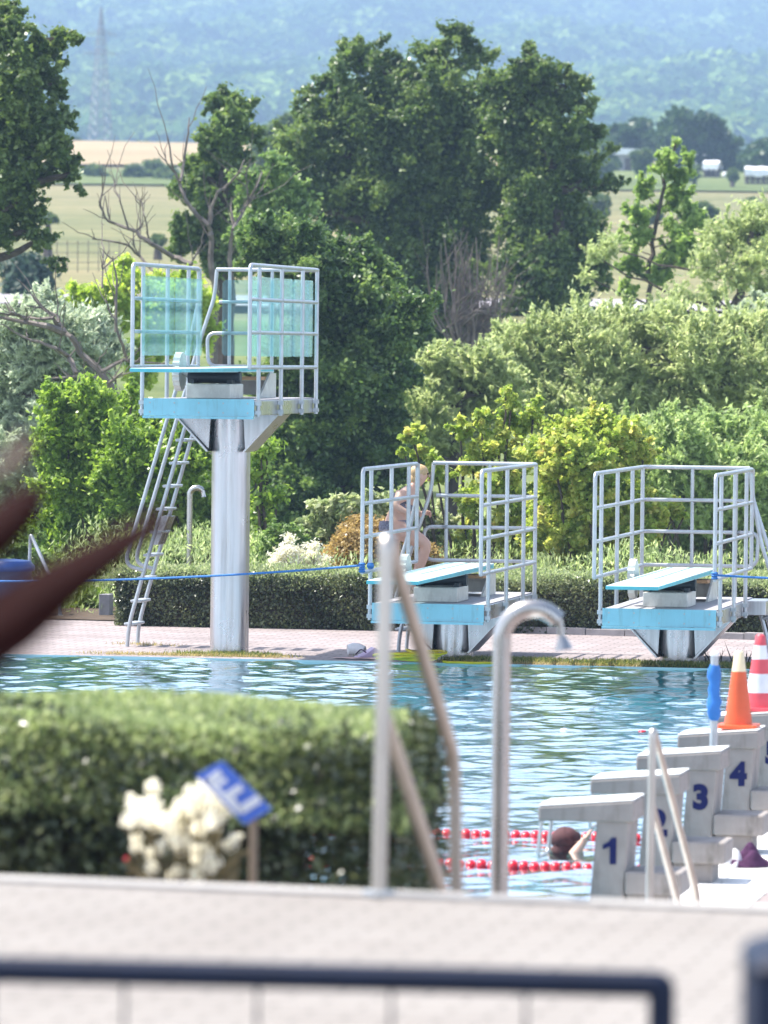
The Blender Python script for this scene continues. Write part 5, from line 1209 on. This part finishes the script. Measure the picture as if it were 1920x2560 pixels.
fart('grey green bush right of the young tree on the right meadow', [(1755,530,22),(1775,545,20),(1745,550,18)], 285, M['farlight'], 2600, .35, 'meadow_bush')
fart('thin orchard tree below the far trees at the right', [(1830,432,12),(1832,445,12)], 420, M['farlight'], 700, .4, 'orchard_tree')
fart('thin pale orchard tree left of the small white covered stack', [(1738,428,13),(1735,442,13)], 420, M['farlight'], 800, .4, 'orchard_tree')
fart('larger orchard tree on the left edge of the wheat field', [(232,440,24),(248,450,20),(215,455,18)], 430, M['farlight'], 3000, .5, 'orchard_tree')
fart('low dark bush under the orchard trees at the left', [(232,476,15),(240,482,12)], 415, M['fartree'], 1200, .4, 'meadow_bush')
fart('thin orchard tree in the middle of the wheat edge', [(335,428,19),(345,440,14),(325,442,12)], 428, M['farlight'], 1600, .45, 'orchard_tree')
fart('round green orchard tree on the wheat edge beside the bare branches', [(385,425,22),(372,440,16),(395,445,18)], 430, M['farlight'], 2600, .5, 'orchard_tree')
fart('rightmost round orchard tree on the wheat edge', [(415,440,22),(425,452,18),(405,455,16)], 425, M['farlight'], 2400, .5, 'orchard_tree')
fart('dark tree line piece left of the pylon foot', [(175,368,20),(200,372,20),(150,375,20),(190,385,16)], 720, M['fartree'], 3600, 1.0)
fart('dark clipped tree line right of the pylon foot', [(265,384,15),(290,382,16),(315,384,15),(278,390,12),(305,392,12)], 720, M['fartree'], 3200, 1.0)
fart('lighter rounded tree right of the dark tree line', [(368,370,22),(345,380,18),(390,382,18),(372,388,16)], 715, M['farlight'], 3200, 1.0)
fart('low tree behind the bare branches at the wheat top', [(440,382,16),(465,384,16),(485,388,14)], 720, M['farlight'], 2000, 1.0)
fart('pale round tree behind the left side of the largest tree', [(705,350,46),(690,390,40),(730,320,34),(740,390,44),(660,400,28)], 300, M['farlight'], 9000, .5)
fart('small pale tree in the gap between the ivy covered tree and the largest tree', [(655,405,26),(670,430,24),(640,425,18)], 310, M['farlight'], 3000, .5)
bl = [(1292, 505, 300, 'small bush on the right meadow nearest the largest tree'), (120, 545, 240, 'small bush on the left meadow under the corner tree'), (395, 600, 235, 'small bush on the left meadow just above the tall tower railing'), (1880, 505, 330, 'small bush on the right meadow at the right edge'), (1700, 505, 320, 'small bush on the right meadow behind the slim tree')]
for bx_, by_, bd_, lab in bl: fart(lab, [(bx_, by_, 13), (bx_ + 12, by_ + 4, 10), (bx_ - 11, by_ + 3, 9)], bd_, M['farlight'], 1500, .3, 'meadow_bush')
# hut with white roof, covered stacks
def placed(px, py, d): x = P(px, py, d).x; return Vector((x, d, zg(x, d)))
q = placed(1570, 420, 470); e = thing('hut', 'small hut with a bright white roof below the far trees', 'hut', tuple(q))
MB().box(-1.2, 1.3, 0, 2.2, 0, 1.5).build('wall', M['hutwall'], e)
MB().prism([(-1.5, 1.45), (1.6, 1.45), (1.3, 1.9), (-.6, 2.0)], 'y', -.3, 2.5).build('roof', M['roofwhite'], e)
MB().box(-.3, .4, -.02, .0, 0, 1.2).build('door', M['logdark'], e)
def stack(label, px, py, d, L, tilt=0):
    q = placed(px, py, d); e = thing('wood_stack', label, 'wood stack', tuple(q), tilt)
    mb = MB()
    k = int(L / .42)
    for r_ in range(3):
        for i in range(k): mb.tube([(i * .42 + .2, 0, .2 + r_ * .36), (i * .42 + .2, 1.4, .2 + r_ * .36)], .19, 8)
    mb.build('logs', M['logdark'], e)
    mb = MB(); n = 12; vs = []
    for j_ in range(2):
        for i in range(n + 1):
            for (y, z) in ((-.12, .75), (-.08, 1.25), (.7, 1.5), (1.5, 1.25), (1.52, .8)): vs.append((L * i / n, y, z + (.06 * math.sin(i * 1.7 + y) if z < 1 else .03 * math.sin(i * 2.1)) - j_ * .02))
    fs = [((i * 5 + k2), (i + 1) * 5 + k2, (i + 1) * 5 + k2 + 1, i * 5 + k2 + 1) for i in range(n) for k2 in range(4)]
    mb.add(vs[:5 * (n + 1)], fs); mb.build('white_cover', M['roofwhite'], e, True)
stack('long stack under a white cover at the right edge of the far meadow', 1862, 480, 430, 4.2)
stack('short stack under a white cover below the far trees', 1756, 458, 450, 1.3, -.25)
q = placed(1812, 440, 452); e = MB().blob((0, 0, .3), .22, .22, .26, 12, 8).build('round_bale', M['roofwhite'], None, True, label='tiny white wrapped bale at the foot of the far trees', cat='bale'); e.location = q
for px in (1739, 1761):
    q = placed(px, 440, 455); hh = 1.8; e = thing('utility_post', 'thin pale post %s' % ('left of the short covered stack' if px == 1739 else 'directly above the short covered stack'), 'post', tuple(q), 0, 'thin posts on the far meadow')
    MB().tube([(0, 0, -.2), (0, 0, P(px, 405, 455).z - q.z)], .05, 6).build('shaft', M['roofwhite'], e); MB().box(-.12, .12, -.03, .03, hh, hh + .06).build('crossbar', M['roofwhite'], e)
# lattice pylon
q = placed(250, 400, 860); e = thing('power_pylon', 'tall hazy lattice power pylon in front of the hill at the left', 'pylon', tuple(q), .5); ztop = P(250, 18, 860).z - q.z
k_ = ztop / (P(250, 375, 860).z - q.z - ztop) 
mb = MB(); hw_ = lambda t: 1.5 * (1 - t) + .22 * t if t < .72 else max(.05, .64 * (1 - t) / .28)
for sx in (-1, 1):
    for sy in (-1, 1):
        mb.tube([(sx * hw_(t), sy * hw_(t), ztop * t) for t in np.linspace(0, 1, 15)], .085, 5)
N_ = 15
for i in range(N_):
    t0_, t1_ = i / N_, (i + 1) / N_; a, b_ = hw_(t0_), hw_(t1_)
    for s in (-1, 1):
        mb.tube([(-a, s * a, ztop * t0_), (b_, s * b_, ztop * t1_)], .05, 4); mb.tube([(a, s * a, ztop * t0_), (-b_, s * b_, ztop * t1_)], .05, 4)
        mb.tube([(s * a, -a, ztop * t0_), (s * b_, b_, ztop * t1_)], .05, 4); mb.tube([(s * a, a, ztop * t0_), (s * b_, -b_, ztop * t1_)], .05, 4)
mb.build('lattice_mast', M['pylon'], e)
for y_, w_ in ((85, 2.4), (135, 2.9)):
    z_ = P(250, y_, 860).z - q.z; mb = MB()
    for s in (-1, 1):
        mb.tube([(0, s * .3, z_), (w_, 0, z_)], .06, 4); mb.tube([(0, s * .3, z_), (-w_, 0, z_)], .06, 4); mb.tube([(0, s * .2, z_ + .7), (w_, 0, z_)], .05, 4); mb.tube([(0, s * .2, z_ + .7), (-w_, 0, z_)], .05, 4)
    for xx in (-w_, -w_ * .6, w_ * .6, w_): mb.tube([(xx, 0, z_), (xx, 0, z_ - .6)], .05, 5)
    mb.build('crossarm', M['pylon'], e)
# wire fence on the left meadow
e = thing('wire_fence', 'faint wire fence with thin posts on the lower left meadow', 'fence', tuple(placed(120, 690, 205)))
O = e.location.copy(); tops = []
for i in range(9):
    px = 90 + i * 26; q = placed(px, 690, 205 + i * .5) - O; mb = MB(); mb.tube([tuple(q), tuple(q + Vector((0, 0, 1.15)))], .018, 6); mb.build('fence_post', M['twig'], e); tops.append(q)
mb = MB()
for hh in (.35, .7, 1.05): mb.tube([t + Vector((0, 0, hh)) for t in tops], .009, 4)
mb.build('wire', M['twig'], e)

# ================================================================== AIR AND LIGHT
mb = MB(); mb.box(-1700, 1700, -60, 3600, -3.2, 330); hz = mb.build('haze', None, kind='stuff', label='thin summer haze', cat='haze')
m = bpy.data.materials.new('haze_air'); m.use_nodes = True; nt = m.node_tree; nt.nodes.remove(nt.nodes['Principled BSDF'])
pv = N(nt, 'ShaderNodeVolumePrincipled'); pv.inputs['Color'].default_value = (.47, .69, 1.0, 1); pv.inputs['Density'].default_value = HAZE = .00041; pv.inputs['Anisotropy'].default_value = .2
nt.links.new(pv.outputs[0], nt.nodes['Material Output'].inputs['Volume']); hz.data.materials.append(m)
EL, AZ = R(60), Vector((-.96, .26, 0)).normalized()        # direction towards the sun: left and behind
sd_ = Vector((AZ.x * math.cos(EL), AZ.y * math.cos(EL), math.sin(EL)))
sun = bpy.data.lights.new('sun', 'SUN'); sun.energy = 4.6; sun.angle = R(.53); sun.color = (1, .955, .88)
so = bpy.data.objects.new('sun', sun); COL.objects.link(so); so.rotation_euler = (-sd_).to_track_quat('-Z', 'Y').to_euler()
w = bpy.data.worlds.new('World'); S.world = w; w.use_nodes = True; nt = w.node_tree
sky = nt.nodes.new('ShaderNodeTexSky'); sky.sky_type = 'NISHITA'; sky.sun_disc = False; sky.sun_elevation = EL
sky.sun_rotation = math.atan2(AZ.x, AZ.y); sky.air_density = 1.0; sky.dust_density = 3.0; sky.ozone_density = 1.0
tc = N(nt, 'ShaderNodeTexCoord'); mp = N(nt, 'ShaderNodeMapping'); mp.inputs['Scale'].default_value = (1, 1, 2.6); nt.links.new(tc.outputs['Generated'], mp.inputs['Vector'])
cn = noise(nt, 3.2, 7, mp.outputs['Vector'], .6); cr = N(nt, 'ShaderNodeValToRGB'); cr.color_ramp.elements[0].position = .33; cr.color_ramp.elements[1].position = .56; nt.links.new(cn.outputs['Fac'], cr.inputs['Fac'])
mxs = N(nt, 'ShaderNodeMixRGB'); sx3 = N(nt, 'ShaderNodeSeparateXYZ'); nt.links.new(tc.outputs['Generated'], sx3.inputs[0]); mr = N(nt, 'ShaderNodeMapRange'); mr.inputs['From Min'].default_value = .22; mr.inputs['From Max'].default_value = .6; mr.inputs['To Min'].default_value = 1; mr.inputs['To Max'].default_value = 0; nt.links.new(sx3.outputs['Z'], mr.inputs['Value']); ml = N(nt, 'ShaderNodeMath', operation='MULTIPLY'); nt.links.new(cr.outputs['Color'], ml.inputs[0]); nt.links.new(mr.outputs[0], ml.inputs[1])
nt.links.new(ml.outputs[0], mxs.inputs['Fac']); nt.links.new(sky.outputs[0], mxs.inputs[1]); mxs.inputs[2].default_value = (8.2, 9.4, 11.2, 1)
nt.links.new(mxs.outputs[0], nt.nodes['Background'].inputs['Color']); nt.nodes['Background'].inputs['Strength'].default_value = .115
vs_ = S.view_settings; vs_.view_transform = 'Standard'; vs_.look = 'None'; vs_.exposure = 1.2; vs_.gamma = 1
S.render.engine = 'CYCLES'; c = S.cycles
c.use_denoising = True; c.max_bounces = 8; c.diffuse_bounces = 3; c.glossy_bounces = 3; c.transmission_bounces = 4; c.transparent_max_bounces = 16; c.volume_bounces = 0
c.caustics_reflective = False; c.caustics_refractive = False; c.sample_clamp_indirect = 6
